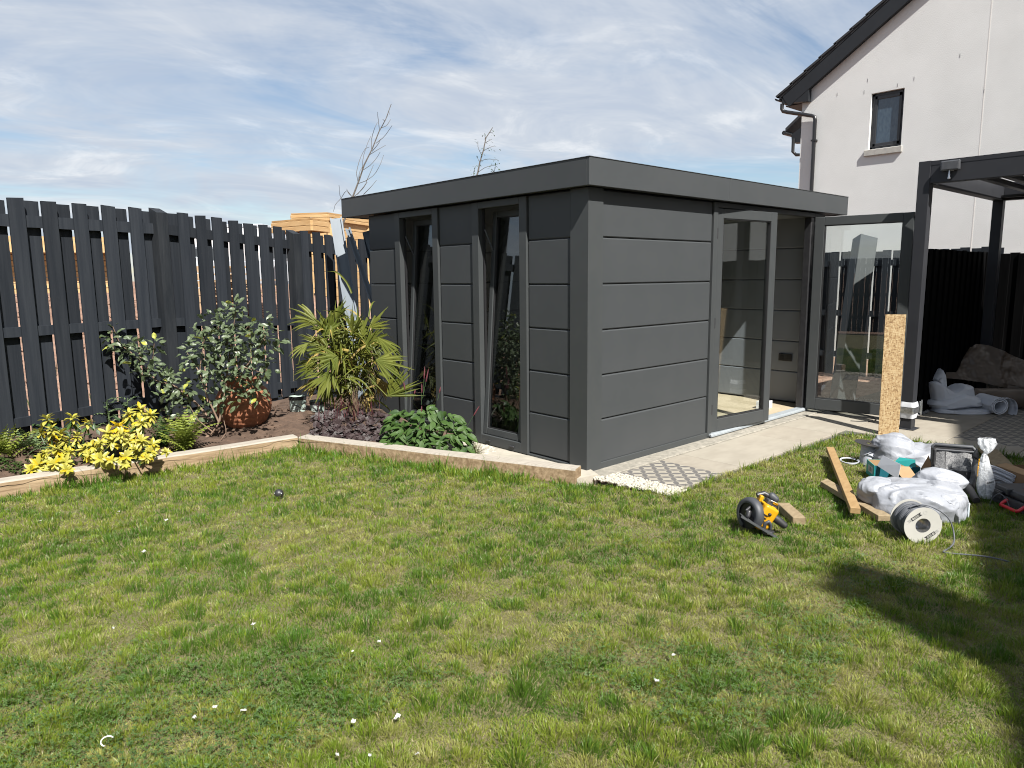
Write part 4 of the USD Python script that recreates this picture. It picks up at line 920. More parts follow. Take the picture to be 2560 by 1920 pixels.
# --- silvery green shrub in front of the pot
t = thing("silverberry_shrub", "grey green oval leaved shrub leaning left in front of the terracotta pot", "shrub", (-2.0, 3.0, .1))
D0 = 6.72
br = [[(1055, 1440), (1150, 1340), (1215, 1250), (1260, 1050), (1290, 800), (1330, 500), (1380, 150)],
      [(1260, 1050), (1400, 820), (1550, 600), (1700, 350)], [(1215, 1250), (1100, 1000), (1020, 750), (1080, 350)],
      [(1100, 1180), (950, 1020), (780, 890), (600, 840), (500, 730), (400, 600), (240, 480), (165, 300)], [(500, 730), (560, 620), (575, 470)],
      [(1290, 800), (1450, 700), (1650, 760)], [(1020, 750), (900, 560)], [(1330, 500), (1500, 300)], [(1150, 1340), (1010, 1230), (930, 1100)], [(1055, 1440), (1220, 1440), (1290, 1340), (1250, 1180)]]
sm = MB()
for i, b in enumerate(br):
    p = np.array([Z2(x, y, D0 + .10 * math.sin(i * 2 + j * .5)) for j, (x, y) in enumerate(b)]); n = len(p)
    q = np.stack([np.interp(np.linspace(0, n - 1, n * 3), np.arange(n), p[:, c]) for c in range(3)], 1)
    sm.tube(q, np.linspace([.017, .010, .010, .012, .006, .007, .006, .007, .008, .005][i], .003, len(q)), 6)
obj("stem", sm, "twig_brown", t, world=True, smooth=60)
lv = Leaves(t, 280)
cl_ = [(1390, 110, 55, 8), (1350, 230, 120, 16), (1150, 290, 110, 13), (1600, 290, 130, 14), (1720, 410, 110, 13), (1090, 460, 130, 18), (1300, 440, 190, 30), (1520, 470, 190, 30), (940, 580, 110, 14), (1230, 620, 190, 30),
       (1480, 650, 190, 30), (1650, 680, 110, 10), (1040, 760, 150, 20), (1280, 800, 130, 9), (1540, 840, 120, 12), (1150, 1100, 75, 8), (1420, 990, 90, 9), (1590, 950, 80, 9), (970, 1180, 75, 9), (890, 930, 120, 16), (740, 890, 110, 16),
       (650, 780, 70, 6), (700, 1010, 100, 10), (165, 400, 90, 11), (250, 500, 95, 12), (390, 560, 110, 16), (570, 480, 60, 7), (470, 640, 90, 12), (560, 690, 55, 6), (440, 760, 45, 5), (1250, 1000, 140, 10), (820, 1080, 80, 6), (1330, 560, 260, 30), (1200, 360, 200, 16)]
for (x, y, r, n) in cl_:
    c = Z2(x, y, D0); rr = r / 3.95 / 262
    for k in range(int(n * 2.2)):
        o_ = rng.normal(0, .62, 3) * rr; o_ *= min(1, 1.15 * rr / max(np.linalg.norm(o_), 1e-6)); o_ = o_[0] * RIGHT + o_[1] * BACK * 1.3 + np.array([0, 0, o_[2]])
        d = unit(unit(o_ + 1e-4) * .7 + np.array([rng.normal(0, .5), rng.normal(0, .5), rng.uniform(-.5, .35)]))
        V, F = leaf_geo(rng.uniform(.062, .092), rng.uniform(.034, .046), 4, rng.uniform(.05, .5), .25, .8, .8, wav=.10)
        nup = unit(np.array([0, 0, 1.0]) - BACK * rng.uniform(-.1, .8) + rng.normal(0, .35, 3))
        lv.add(put(V, c + o_, d, nup), F, "leaf_silver_yellow" if rng.random() < .035 else "leaf_silver")
lv.end()

# --- terracotta pot with scalloped dimples
pt = thing("terracotta_pot", "big round terracotta pot with dimpled belly behind the silvery shrub", "pot", (-1.47, 3.33, .13))
prof = np.array([(.10, 0), (.15, .0), (.215, .06), (.262, .16), (.275, .24), (.262, .32), (.225, .385), (.185, .42), (.165, .45), (.172, .475), (.185, .49), (.182, .50), (.165, .497), (.150, .46), (.155, .40)])
n = 96; tt = np.linspace(0, 1, 60); ds = np.concatenate([[0], np.cumsum(np.linalg.norm(np.diff(prof, axis=0), axis=1))]); ds /= ds[-1]
pr = np.stack([np.interp(tt, ds, prof[:, 0]), np.interp(tt, ds, prof[:, 1])], 1); a = np.linspace(0, 2 * np.pi, n + 1)
G = np.zeros((60, n + 1, 3))
for i, (r, z) in enumerate(pr):
    row = z / .052; ph = a * 22 / (2 * np.pi) + .5 * (math.floor(row) % 2)
    cell = np.sqrt(((ph % 1) - .5) ** 2 + ((row % 1) - .5) ** 2); dim = -.016 * np.clip(1 - cell / .5, 0, 1) * (1 if .03 < z < .37 and tt[i] < .62 else 0)
    G[i] = np.stack([np.cos(a) * (r + dim), np.sin(a) * (r + dim), np.full(n + 1, z)], 1)
obj("body", MB().grid(G[..., 0], G[..., 1], G[..., 2]), "terracotta", pt, smooth=True)
obj("potting_soil", MB().lathe([(0, .40), (.16, .40)], 24), "soil", pt)

# --- yellow shrubs: whorls of bright leaves
def yellow_shrub(label, whorls, base, seed):
    t = thing("yellow_shrub", label, "shrub", base)
    lv = Leaves(t, 270); sm = MB()
    for (x, y, s) in whorls:
        d_ = 5.62 + (860 - y) / 600 * .42 + rng.uniform(-.10, .10); c = ZB(x, y, d_)
        g0 = np.array([base[0] + (c[0] - base[0]) * .45, base[1] + (c[1] - base[1]) * .45, .10])
        axis_ = unit((c - g0) * [1, 1, .8] + np.array([0, 0, .12])) if c[2] > .2 else unit(c - g0 + np.array([0, 0, .06]))
        mid = (g0 + c) / 2 + rng.normal(0, .015, 3)
        sm.tube(np.array([g0, mid, c - axis_ * .01]), [.006, .005, .004], 5)
        gold = rng.random() < .12
        for tier, (nn_, ll, el) in enumerate(((7, .062, .15), (7, .072, -.25), (6, .065, .85), (5, .075, -.6))):
            if tier == 3 and rng.random() < .4: continue
            for k in range(nn_):
                a = 2 * math.pi * (k + .5 * (tier % 2)) / nn_ + rng.normal(0, .18)
                Fm = frame(axis_); rad = Fm[:, 0] * math.cos(a) + Fm[:, 2] * math.sin(a)
                d = unit(rad * math.cos(el) + axis_ * math.sin(el) + rng.normal(0, .12, 3))
                L = ll * s * rng.uniform(.9, 1.35)
                V, F = leaf_geo(L, L * rng.uniform(.33, .42), 5, rng.uniform(.1, .6), .2, .8, 1.15)
                lv.add(put(V, c - axis_ * (.012 * tier if tier != 2 else -.004), d, axis_ + rng.normal(0, .15, 3)), F, "leaf_green" if tier == 3 and rng.random() < .5 else ("leaf_gold" if gold or rng.random() < .12 else "leaf_yellow"))
    for k in range(230):
        x, y, s = whorls[rng.integers(len(whorls))]
        c = ZB(x + rng.normal(0, 70), y + 90 + rng.normal(0, 60), 5.95 + (700 - y) / 600 * .35)
        if c[1] < float(sleeper_y(np.array(c[0]))) + .14: continue
        c[2] = max(c[2], .13); V, F = leaf_geo(.07, .028, 3, .3, .15)
        lv.add(put(V, c, unit(rng.normal(0, 1, 3)), unit(np.array([0, 0, 1]) - BACK * .5)), F, "leaf_dark_green")
    lv.end(); obj("stem", sm, "leaf_dark_green", t, world=True)
yellow_shrub("bright yellow leaved shrub on the left, with a loose open shape", [(500, 290, 1), (420, 430, .9), (770, 280, 1), (930, 330, .8), (640, 450, 1.05), (690, 530, 1), (600, 610, 1), (640, 690, .9), (410, 780, 1.1), (700, 750, .9), (520, 840, 1), (490, 650, .7), (560, 500, .8), (740, 640, .7), (820, 470, .7), (330, 830, .9), (450, 700, 1), (580, 760, 1), (540, 400, .8), (720, 830, .8)], (-3.18, 2.98, .1), 1)
yellow_shrub("dense yellow leaved shrub spilling over the sleeper beside the fern", [(1490, 190, 1), (1600, 250, .9), (1370, 240, 1), (1500, 330, 1), (1260, 370, 1.1), (1420, 430, 1), (1140, 440, .95), (1190, 520, 1), (1370, 520, 1), (1500, 520, .9), (1620, 560, .9), (1610, 640, .9), (1440, 620, .9), (1340, 690, .9), (1080, 720, 1.1), (980, 580, .9), (890, 620, .9), (1180, 730, .8), (1330, 770, .7), (1560, 700, .7), (1770, 640, .6), (950, 680, .8), (1290, 460, .9), (1060, 540, .7)], (-2.72, 2.92, .1), 2)

# --- ferns
def frond(L, W, n=15, droop=.9):
    t_ = np.linspace(0, 1, n); ang = 1.0 - droop * t_ * 1.5; st = L / (n - 1)
    y = np.concatenate([[0], np.cumsum(np.cos(ang[:-1]) * st)]); z = np.concatenate([[0], np.cumsum(np.sin(ang[:-1]) * st)])
    mb = MB(); mb.tube(np.stack([0 * y, y, z], 1), np.linspace(.0025, .001, n), 3, cap=False)
    for i in range(2, n):
        w = W * math.sin(math.pi * min(1, .12 + t_[i] * .9)) ** .8 * (1 - .55 * t_[i])
        for s in (-1, 1):
            b = np.array([0, y[i], z[i]]); tip = b + np.array([s * w, w * .35, -w * .15]); h = st * .42; m_ = b + (tip - b) * .5
            mb.add([b - [0, h * .5, 0], b + [0, h * .5, 0], m_ + [0, h * .9, .004], tip, m_ - [0, h * .8, -.004]], [[0, 1, 2], [0, 2, 4], [4, 2, 3]])
    return mb.get()
def fern(name, label, base, n, L, m, spread=1.0, cat="fern"):
    t = thing(name, label, cat, base)
    for k in range(n):
        a = 2 * math.pi * k / n + rng.normal(0, .25); l = L * rng.uniform(.7, 1.15)
        V, F = frond(l, l * .24, 15, rng.uniform(.55, 1.1)); R = rotz(a)
        tilt = rng.uniform(-.35, .45) * spread; Rx = np.array([[1, 0, 0], [0, math.cos(-tilt + .5), -math.sin(-tilt + .5)], [0, math.sin(-tilt + .5), math.cos(-tilt + .5)]])
        obj("frond", (V @ (R @ Rx).T + rng.normal(0, .02, 3) * [1, 1, 0], F), m, t)
fern("golden_fern", "feathery yellow green fern at the sleeper between yellow shrub and pot", ZB(1960, 600, 6.30) * [1, 1, 0] + [0, 0, .10], 30, .40, "leaf_fern")
fern("golden_fern", "smaller dark fern in the shade right behind the dense yellow shrub", ZB(1740, 560, 6.40) * [1, 1, 0] + [0, 0, .12], 14, .36, "leaf_green")
fern("golden_fern", "yellow green fern cut by the left edge of the picture", ZB(40, 700, 5.75) * [1, 1, 0] + [0, 0, .12], 24, .38, "leaf_fern")
fern("feathery_plant", "dark green feathery plant beside the left shrub and fern", ZB(330, 700, 5.9) * [1, 1, 0] + [0, 0, .12], 18, .34, "leaf_thistle", cat="plant")
def thistle(label, base, H, n):
    t = thing("thistle", label, "thistle", base)
    st_ = np.array([[0, 0, 0], [.01, 0, H * .4], [0, .01, H * .8], [.01, 0, H]]); obj("stem", MB().tube(st_, [.009, .008, .006, .004], 6), "leaf_thistle", t)
    for k in range(n):
        z = H * (.12 + .9 * k / n); a = k * 2.4; L = rng.uniform(.13, .2) * (1.15 - .5 * z / H); s = 9; mb = MB()
        tt_ = np.linspace(0, 1, s); el = .7 - .9 * tt_
        y = np.cumsum(np.cos(el)) * L / s; zz = np.cumsum(np.sin(el)) * L / s
        mb.tube(np.stack([0 * y, y, zz], 1), np.linspace(.004, .0015, s), 4)
        for i in range(1, s):
            for sg in (-1, 1):
                w = .030 * (1 - .6 * tt_[i]) * rng.uniform(.7, 1.2); b = np.array([0, y[i], zz[i]])
                mb.add([b - [0, .007, 0], b + [0, .007, 0], b + [sg * w, .004, .008 * rng.normal()]], [[0, 1, 2]])
        mb.xf(rotz(a), (0, 0, z)); obj("leaf", mb, "leaf_thistle", t)
b1 = ZB(1160, 400, 6.75); thistle("tall spiky thistle by the fence above the yellow shrubs", (b1[0], b1[1], .18), ZB(1160, 100, 6.75)[2] - .16, 13)
b1 = ZB(1370, 300, 6.85); thistle("shorter spiky thistle right behind the dense yellow shrub", (b1[0], b1[1], .18), ZB(1370, 70, 6.85)[2] - .17, 12)
wl = MB()
for k in range(700):
    x, y = ((rng.uniform(-60, 270), rng.uniform(800, 915)), (rng.uniform(900, 1050), rng.uniform(400, 560)), (rng.uniform(1900, 2120), rng.uniform(600, 660)), (rng.uniform(250, 1000), rng.uniform(640, 800)))[k % 4]
    c = ZB(x, y, 5.55 + (900 - y) / 500 * .55); hh = max(float(bed_h(np.array(c[0]), np.array(c[1]))), .05); c[2] = hh + rng.uniform(0, .05)
    if c[1] < float(sleeper_y(np.array(c[0]))) + .15: continue
    V, F = leaf_geo(rng.uniform(.018, .045), rng.uniform(.012, .02), 3, .3, .1); wl.add(put(V, c, unit(np.array([*rng.normal(0, 1, 2), .4])), (0, 0, 1)), F)
obj("ground_cover", wl, "leaf_green", label="low green ground cover growing between the shrubs in the bed", cat="ground cover", kind="stuff")

# --- fan palm
pb = Z3(770, 1130, 7.35)
t = thing("fan_palm", "clump of fan palm with narrow arching leaves against the fence", "palm", (pb[0], pb[1], .15))
DP = 7.35
fans = [(830, 480, 88, 350, 64, 0), (915, 375, 35, 275, 60, 0), (560, 430, 110, 270, 90, .5), (430, 330, 150, 300, 70, 1.3), (520, 560, 150, 300, 110, .7), (700, 640, 120, 260, 150, .3), (880, 560, 50, 280, 110, .4), (900, 520, 0, 290, 100, .6),
        (430, 720, 190, 290, 90, .5), (560, 800, 230, 300, 100, .4), (700, 760, 265, 330, 110, .3), (880, 740, 300, 350, 90, .3), (980, 680, -15, 330, 80, .5), (1085, 1020, 38, 400, 72, .05), (430, 860, 215, 230, 60, .6), (520, 870, 268, 300, 40, .1),
        (760, 430, 72, 280, 120, .4), (640, 520, 95, 300, 130, .4), (990, 850, -62, 250, 60, .3), (620, 650, 200, 270, 120, .6), (800, 600, 20, 260, 140, .6), (720, 900, 250, 250, 80, .2), (340, 520, 215, 230, 80, .8), (1000, 470, -40, 300, 50, .7), (900, 950, 280, 240, 60, .1), (600, 300, 60, 260, 90, 1.0), (480, 450, 60, 240, 80, 1.0)]
mpx = 3.77 * 1775 / DP
trunk = Z3(760, 800, DP)
for i, (hx, hy, ang, ln, spr, dr) in enumerate(fans):
    dd = DP - .08 + .28 * math.sin(i * 1.9); hub = Z3(hx, hy, dd); L = ln / mpx; a = math.radians(ang)
    D = RIGHT * math.cos(a) + np.array([0, 0, math.sin(a)]) + BACK * rng.uniform(-.55, .25); D = unit(D)
    Nn = unit(np.cross(D, np.cross(-BACK + np.array([0, 0, .4]) + rng.normal(0, .25, 3), D))); S = np.cross(D, Nn)
    mb = MB(); n = int(8 + spr / 11); m = "palm_dry" if i in (14, 18, 24) else "palm_green"
    for k in range(n):
        th = math.radians(spr) * ((k + .5) / n - .5) * 2 * .55 + rng.normal(0, .07); l = L * (1 - .28 * abs(th)) * rng.uniform(.8, 1.12); bd = unit(D * math.cos(th) + S * math.sin(th))
        seg = 6; pos = hub.copy(); dirv = bd.copy(); w = rng.uniform(.0085, .0135); sd = unit(np.cross(bd, Nn)); vs = []
        kink = rng.random() < .42; kp = rng.integers(2, 6)
        for s in range(seg + 1):
            f_ = s / seg; ww = w * (.45 + .75 * min(f_ * 2.2, 1)) * (1 if f_ < .55 else max(.06, (1 - f_) / .45))
            vs += [pos - sd * ww, pos + Nn * ww * .5 * (1 if k % 2 else -1), pos + sd * ww]
            dirv = unit(dirv + np.array([0, 0, -1.0]) * dr * .11 * (f_ + .2) + rng.normal(0, .02, 3))
            if kink and s == kp: dirv = unit(dirv + np.array([0, 0, -1.6]))
            pos = pos + dirv * l / seg
        F = []
        for s in range(seg):
            b = s * 3; F += [[b, b + 1, b + 4], [b, b + 4, b + 3], [b + 1, b + 2, b + 5], [b + 1, b + 5, b + 4]]
        mb.add(np.array(vs), F)
    fr_ = obj("frond", mb, m, t, world=True)
    base_ = trunk + np.array([rng.normal(0, .04), rng.normal(0, .04), rng.uniform(-.25, .15)])
    mid = (base_ + hub) / 2 + np.array([0, 0, .05]); mb = MB().tube(np.array([base_, mid, hub]), [.009, .007, .005], 5); obj("stalk", mb, m, fr_, world=True)
obj("trunk", MB().tube(np.array([[pb[0], pb[1], .1], [pb[0], pb[1], .3], trunk, trunk + [0, 0, .15]]), [.05, .05, .045, .03], 10), "palm_fibre", t, world=True, smooth=50)
lv2 = MB()
for k in range(190):
    a = rng.uniform(0, 6.28); p = Z3(715, 660, DP - .05) + np.array([rng.normal(0, .13), rng.normal(0, .10), rng.normal(-.03, .19)]); el = rng.uniform(-.3, 1.2)
    dv = RIGHT * math.cos(a) * math.cos(el) + BACK * math.sin(a) * math.cos(el) * .8 + np.array([0, 0, math.sin(el)]); L = rng.uniform(.28, .52); w = rng.uniform(.008, .013); sd = unit(np.cross(dv, rng.normal(0, 1, 3))); vs = []; pos = p.copy()
    for s in range(8):
        f_ = s / 7; ww = w * (1 if f_ < .6 else max(.05, (1 - f_) / .4)); vs += [pos - sd * ww, pos + np.cross(sd, dv) * ww * .4, pos + sd * ww]
        pos = pos + dv * L / 7; dv = unit(dv + np.array([0, 0, -1.0]) * rng.uniform(.12, .34))
    F = []
    for s in range(7): b = s * 3; F += [[b, b + 1, b + 4], [b, b + 4, b + 3], [b + 1, b + 2, b + 5], [b + 1, b + 5, b + 4]]
    obj("strap_leaf", (np.array(vs), np.array(F)), "palm_dry" if rng.random() < .2 else "palm_green", t, world=True)
dry = MB()
for k in range(190):
    p = trunk + np.array([rng.normal(0, .17), rng.normal(0, .12), rng.uniform(-.30, .10)]); q = p + np.array([rng.normal(0, .07), rng.normal(0, .05), rng.uniform(-.22, -.05)])
    dry.tube(np.array([p, (p + q) / 2 + rng.normal(0, .02, 3), q]), [.0025, .002, .001], 3, cap=False)
obj("dead_stalks", dry, "palm_fibre", t, world=True, kind="stuff")

# --- dark purple coral bells
t = thing("purple_coral_bells", "mound of dark purple lobed leaves under the fan palm", "plant", (-.85, 2.3, .09))
lv = Leaves(t, 220)
for k in range(330):
    x = rng.uniform(370, 1180); y = 1190 + 290 * rng.random() - 30 * math.sin((x - 370) / 810 * math.pi) + (x - 370) * .03; d_ = 7.02 - (y - 1200) / 300 * .25 - (x - 400) / 800 * .12
    c = Z3(x, y, d_); hh = float(bed_h(np.array(c[0]), np.array(c[1]))); c[2] = max(c[2], hh + .02)
    V, F = lobed_geo(rng.uniform(.026, .046), 6, rng.uniform(-.1, .35)); nrm = unit(np.array([0, 0, .8]) - BACK * rng.uniform(.1, 1.0) + rng.normal(0, .35, 3))
    lv.add(put(V, c, unit(np.cross(nrm, rng.normal(0, 1, 3))), nrm), F, "heuchera_silver" if rng.random() < .28 else "heuchera")
lv.end()
st_ = MB()
for k in range(34):
    c = Z3(rng.uniform(420, 1150), rng.uniform(1150, 1300), 6.95); st_.tube(np.array([c - [0, 0, .1], c, c + np.array([rng.normal(0, .03), rng.normal(0, .03), rng.uniform(.04, .22)])]), .0018, 3, cap=False)
obj("flower_stalks", st_, "flower_red", t, world=True, kind="stuff")
# --- knotweed with pointed leaves and red spikes
t = thing("red_knotweed", "green pointed leaved plant with thin red flower spikes beside the grey wall", "plant", (-.35, 1.7, .04))
lv = Leaves(t, 200); sm = MB()
for k in range(330):
    u1, u2 = rng.random(), rng.random(); x = 1080 + 760 * u1; top = 1110 + 340 * abs((x - 1420) / 420) ** 2.2 * .62; y = top + (1540 + (x - 1400) * .10 - top) * u2
    d_ = 6.72 - (y - 1150) / 400 * .30 + rng.uniform(-.08, .08) - (x - 1100) / 800 * .15; c = Z3(x, y, d_); c[2] = max(c[2], .05)
    L = rng.uniform(.065, .13); V, F = leaf_geo(L, L * rng.uniform(.42, .52), 5, rng.uniform(.2, .7), .22, .9, .72)
    d = unit(RIGHT * ((x - 1420) / 380 + rng.normal(0, .7)) - BACK * rng.uniform(-.2, .9) + np.array([0, 0, rng.uniform(-.8, .25)]))
    lv.add(put(V, c, d, unit(np.array([0, 0, 1.0]) - BACK * .6 + rng.normal(0, .2, 3))), F, "leaf_green" if rng.random() < .8 else "leaf_dark_green")
    if k % 5 == 0: g0 = np.array([-.36 + rng.normal(0, .06), 1.75 + rng.normal(0, .1), .03]); sm.tube(np.array([g0, (g0 + c) / 2 + [0, 0, .05], c]), [.004, .0035, .002], 4, cap=False)
lv.end()
for (x, y, x1, y1) in ((1420, 1040, 1475, 760), (1410, 1100, 1412, 900), (1830, 1320, 1955, 1110), (1760, 1480, 1850, 1370), (1270, 1060, 1240, 880), (1400, 1250, 1412, 1110), (1560, 1060, 1590, 930), (1330, 1050, 1350, 960), (1425, 1000, 1440, 740)):
    p, q = Z3(x, y, 6.6), Z3(x1, y1, 6.6); sm.tube(np.array([p, q]), [.0025, .0015], 4, cap=False)
    m_ = p + (q - p) * .55; fl = MB().tube(np.array([m_, m_ + (q - m_) * .3, m_ + (q - m_) * .7, q]), [.003, .0075, .006, .002], 6)
    obj("flower_spike", fl, "flower_red", t, world=True)
obj("stem", sm, "leaf_dark_green", t, world=True)
# --- small variegated sub-shrub
c0 = Z3(1905, 1530, 6.38)
t = thing("variegated_shrub", "small pale variegated shrub at the end of the sleeper by the window", "shrub", (c0[0], c0[1], .02))
fb = MB(); st_ = MB()
for k in range(95):
    a, e = rng.uniform(0, 6.28), rng.uniform(.25, 1.5); d = np.array([math.cos(a) * math.cos(e), math.sin(a) * math.cos(e), math.sin(e)]); L = rng.uniform(.06, .125); b = np.array([c0[0], c0[1], .03]); st_.tube(np.array([b, b + d * L]), .0014, 3, cap=False)
    for j in range(11):
        V, F = leaf_geo(.017, .006, 2, .2, .2); fb.add(put(V, b + d * L * (.3 + .7 * j / 10), unit(d * .6 + rng.normal(0, .7, 3)), (0, 0, 1)), F)
obj("foliage", fb, "leaf_variegated", t, world=True, kind="stuff"); obj("stem", st_, "twig_brown", t, world=True)
# --- paint buckets and a rag behind the palm
def bucket(label, c, r, h):
    t = thing("paint_bucket", label, "bucket", c)
    obj("tub", MB().lathe([(0, 0), (r * .9, 0), (r * .92, .01), (r, h), (r * 1.03, h), (r * 1.03, h + .012), (r * .97, h + .012), (r * .9, .02), (0, .02)], 28), "bucket_green", t, smooth=40)
    obj("rim", MB().lathe([(r * 1.0, h - .02), (r * 1.05, h - .02), (r * 1.05, h + .016), (r * .98, h + .016)], 28), "black_plastic", t, smooth=40)
    a = np.linspace(-1.9, 1.2, 16) - .9; obj("handle", MB().tube(np.stack([np.cos(a) * r * 1.08, np.sin(a) * r * 1.08, h - .02 - .09 * np.sin((a + 2.8) / 3.1 * math.pi)], 1), .0035, 5), "black_plastic", t)
    for k in range(3): obj("print", MB().b2(np.array([-.03, -.001, h * .35 + k * .022]), np.array([.03 - .012 * (k % 2), .001, h * .35 + k * .022 + .008])).xf(rotz(-.72), np.array([-.67, -.74, 0]) * (r * .965)), "print_grey", t)
q = Z3(245, 1130, 7.62); bucket("pale green paint bucket with black rim standing left of the palm", (q[0], q[1], .17), .088, .19)
q = Z3(430, 1140, 7.72); bucket("second pale bucket half hidden behind the palm leaves", (q[0], q[1], .17), .08, .12)
# --- bare saplings beyond the room
def sapling(name, label, dep, trunkpts, twigs, ground, buds, r0_, conv):
    P = [conv(x, y, dep) for x, y in trunkpts]; base = np.array([P[0][0] - .1, P[0][1], ground]); t = thing(name, label, "tree", base)
    obj("trunk", MB().tube(np.array([base] + P), np.linspace(r0_ * 1.5, .005, len(P) + 1), 8), "bark_grey", t, world=True, smooth=60)
    bd = MB()
    for tw in twigs:
        q = np.array([conv(x, y, dep + rng.uniform(-.15, .15) * (i > 0)) for i, (x, y) in enumerate(tw)]); k = len(q)
        qq = np.stack([np.interp(np.linspace(0, k - 1, k * 2), np.arange(k), q[:, c]) for c in range(3)], 1)
        obj("branch", MB().tube(qq, np.linspace(r0_ * .42, .003, len(qq)), 5), "bark_grey", t, world=True, smooth=60)
        for p in qq[2:]:
            for j in range(buds):
                V, F = leaf_geo(.05, .025, 2, .2, .3); bd.add(put(V, p + rng.normal(0, .04, 3), unit(rng.normal(0, 1, 3))), F)
    if buds: obj("leaf_buds", bd, "leaf_dark_green", t, world=True, kind="stuff")
Z4 = lambda x, y, d: at(620 + x / 3.253, 240 + y / 3.253, d)
sapling("bare_sapling", "bare leafless young tree leaning right above the roof corner", 11.5, [(765, 1060), (800, 960), (850, 825), (905, 680), (945, 560), (1010, 430), (1065, 290), (1120, 190), (1165, 65)],
        [[(850, 825), (800, 760), (755, 835), (710, 880), (695, 940)], [(820, 900), (750, 830), (740, 725)], [(850, 820), (815, 790), (803, 755)], [(860, 820), (930, 760), (970, 700)], [(890, 715), (960, 690), (1030, 640), (1075, 560), (1103, 480)], [(895, 700), (880, 620), (910, 510), (950, 430), (985, 415)],
         [(905, 670), (930, 600), (935, 500), (970, 390), (1000, 325)], [(940, 600), (1000, 560), (1050, 500), (1075, 455)], [(985, 480), (1050, 440), (1120, 400)], [(1005, 430), (1005, 340), (1030, 260), (1052, 215)], [(1040, 385), (1110, 330), (1172, 240)], [(1070, 280), (1060, 200), (1052, 130)], [(1085, 260), (1130, 240), (1160, 190)], [(1110, 200), (1095, 190)], [(940, 800), (1000, 740), (1045, 685)], [(890, 800), (940, 740), (965, 700)], [(960, 700), (1000, 610), (1020, 560)], [(900, 690), (905, 620), (940, 560)], [(1010, 450), (1060, 390), (1080, 350)], [(1130, 170), (1145, 120), (1150, 150)]], .9, 0, .013, Z4)
sapling("budding_sapling", "thin young tree with small leaf buds above the roof", 12.0, [(1800, 900), (1845, 700), (1870, 620), (1885, 540), (1915, 440), (1935, 340), (1975, 280), (1990, 255)],
        [[(1870, 620), (1930, 580), (2000, 560), (2030, 580)], [(1885, 530), (1950, 510), (2030, 520)], [(1900, 480), (1870, 420), (1870, 370)], [(1910, 450), (1960, 420), (2005, 405)], [(1930, 380), (1985, 350)], [(1960, 300), (1990, 295)], [(1850, 680), (1830, 640), (1850, 570)], [(1885, 540), (1865, 500)], [(1930, 350), (1925, 300)], [(1960, 640), (2000, 610), (2010, 590)]], .9, 2, .012, Z4)
# ================================================================== THINGS ON THE LAWN AND PATIO
RZ = -YAW
def gpt(px, py, z=0.0):
    dd = fw + rt * (px - 1280) / 1775 - up * (py - 960) / 1775; return CAM + dd * ((z - CAM[2]) / dd[2])
# --- battens and offcut
def batten(name, label, p0, p1, w, z, h, m, cutl=0.0, b=.002):
    p0, p1 = np.array([*p0, z + h / 2]), np.array([*p1, z + h / 2]); t = thing(name, label, "batten", p0)
    mb = MB().bar(p0, p1, w, h, b=b)
    if cutl:
        d = unit(p1 - p0); v0 = mb.v[0]; s = np.cross(d, [0, 0, 1]); sel = (v0 - p0) @ d < .01
        v0[sel] += np.outer(((v0[sel] - p0) @ s) * cutl, d)
    obj("plank", mb, m, t, world=True); return t
batten("timber_batten", "upper brown batten lying across the other one on the grass", (1.94, -1.13), (.41, -1.967), .062, .062, .04, "timber")
batten("timber_batten", "lower batten with angled end running under the white plastic sheet", (1.04, -1.48), (.52, -2.11), .085, .02, .04, "timber_grey", .8)
t = thing("timber_offcut", "short timber offcut beside the circular saw", "offcut", (.199, -1.64, 0))
obj("block", MB().bar((.302, -1.53, .033), (.094, -1.745, .033), .082, .052, b=.003), "timber_grey", t, world=True)
# --- circular saw lying on the grass
sl_ = gpt(1893, 1336)
t = thing("circular_saw", "yellow and black cordless circular saw lying on its side on the grass", "circular saw", sl_, RZ)
ng = unit([-.90, -.40, .12]); Fg = frame(ng, (0, 0, 1)); Mg = np.stack([Fg[:, 0], Fg[:, 2], ng], 1); cg = np.array([-.033, .05, .118])
def ring_poly(ro, ri, a0, a1, n=40):
    a = np.linspace(math.radians(a0), math.radians(a1), n); return Polygon([(ro * math.cos(x), ro * math.sin(x)) for x in a] + [(ri * math.cos(x), ri * math.sin(x)) for x in a[::-1]])
# rounded upper guard: swept band
gm = MB(); a = np.linspace(math.radians(-75), math.radians(215), 44); sec = [(.070, .026), (.084, .030), (.098, .022), (.105, .004), (.104, -.016), (.098, -.026), (.07, -.028)]
G = np.array([[[r * math.cos(x), r * math.sin(x), h] for r, h in sec] for x in a]) @ Mg.T + cg
gm.grid(G[..., 0], G[..., 1], G[..., 2]); obj("blade_guard", gm, "rubber_grey", t, smooth=50)
obj("lower_guard", MB().ext(ring_poly(.092, .018, -160, 120), .004, Mg, cg + ng * .012), "black_gasket", t)
bl = MB().ext(Polygon([((.0835 if k % 2 else .079) * math.cos(k * math.pi / 30), (.0835 if k % 2 else .079) * math.sin(k * math.pi / 30)) for k in range(60)]), .002, Mg, cg + ng * .004); obj("blade", bl, "blade_steel", t)
obj("guard_plate", MB().ext(ring_poly(.098, .0, 0, 360, 48), .003, Mg, cg - ng * .026), "black_gasket", t)
obj("arbor_bolt", MB().lathe([(0, .03), (.009, .03), (.011, .022), (.018, .020), (.018, .012)], 12, Mg, cg), "silver", t)
p0, p1 = np.array([-.120, -.045, .135]), np.array([.095, -.07, .006])
wd3 = unit([.33, .9, -.2]); off3 = wd3 * .05
obj("base_plate", MB().bar(p0 + off3, p1 + off3, .10, .005, np.cross(p1 - p0, wd3), b=.001).bar(p0, p1, .004, .014, np.cross(p1 - p0, wd3)), "blade_steel", t)
import manifold3d as m3
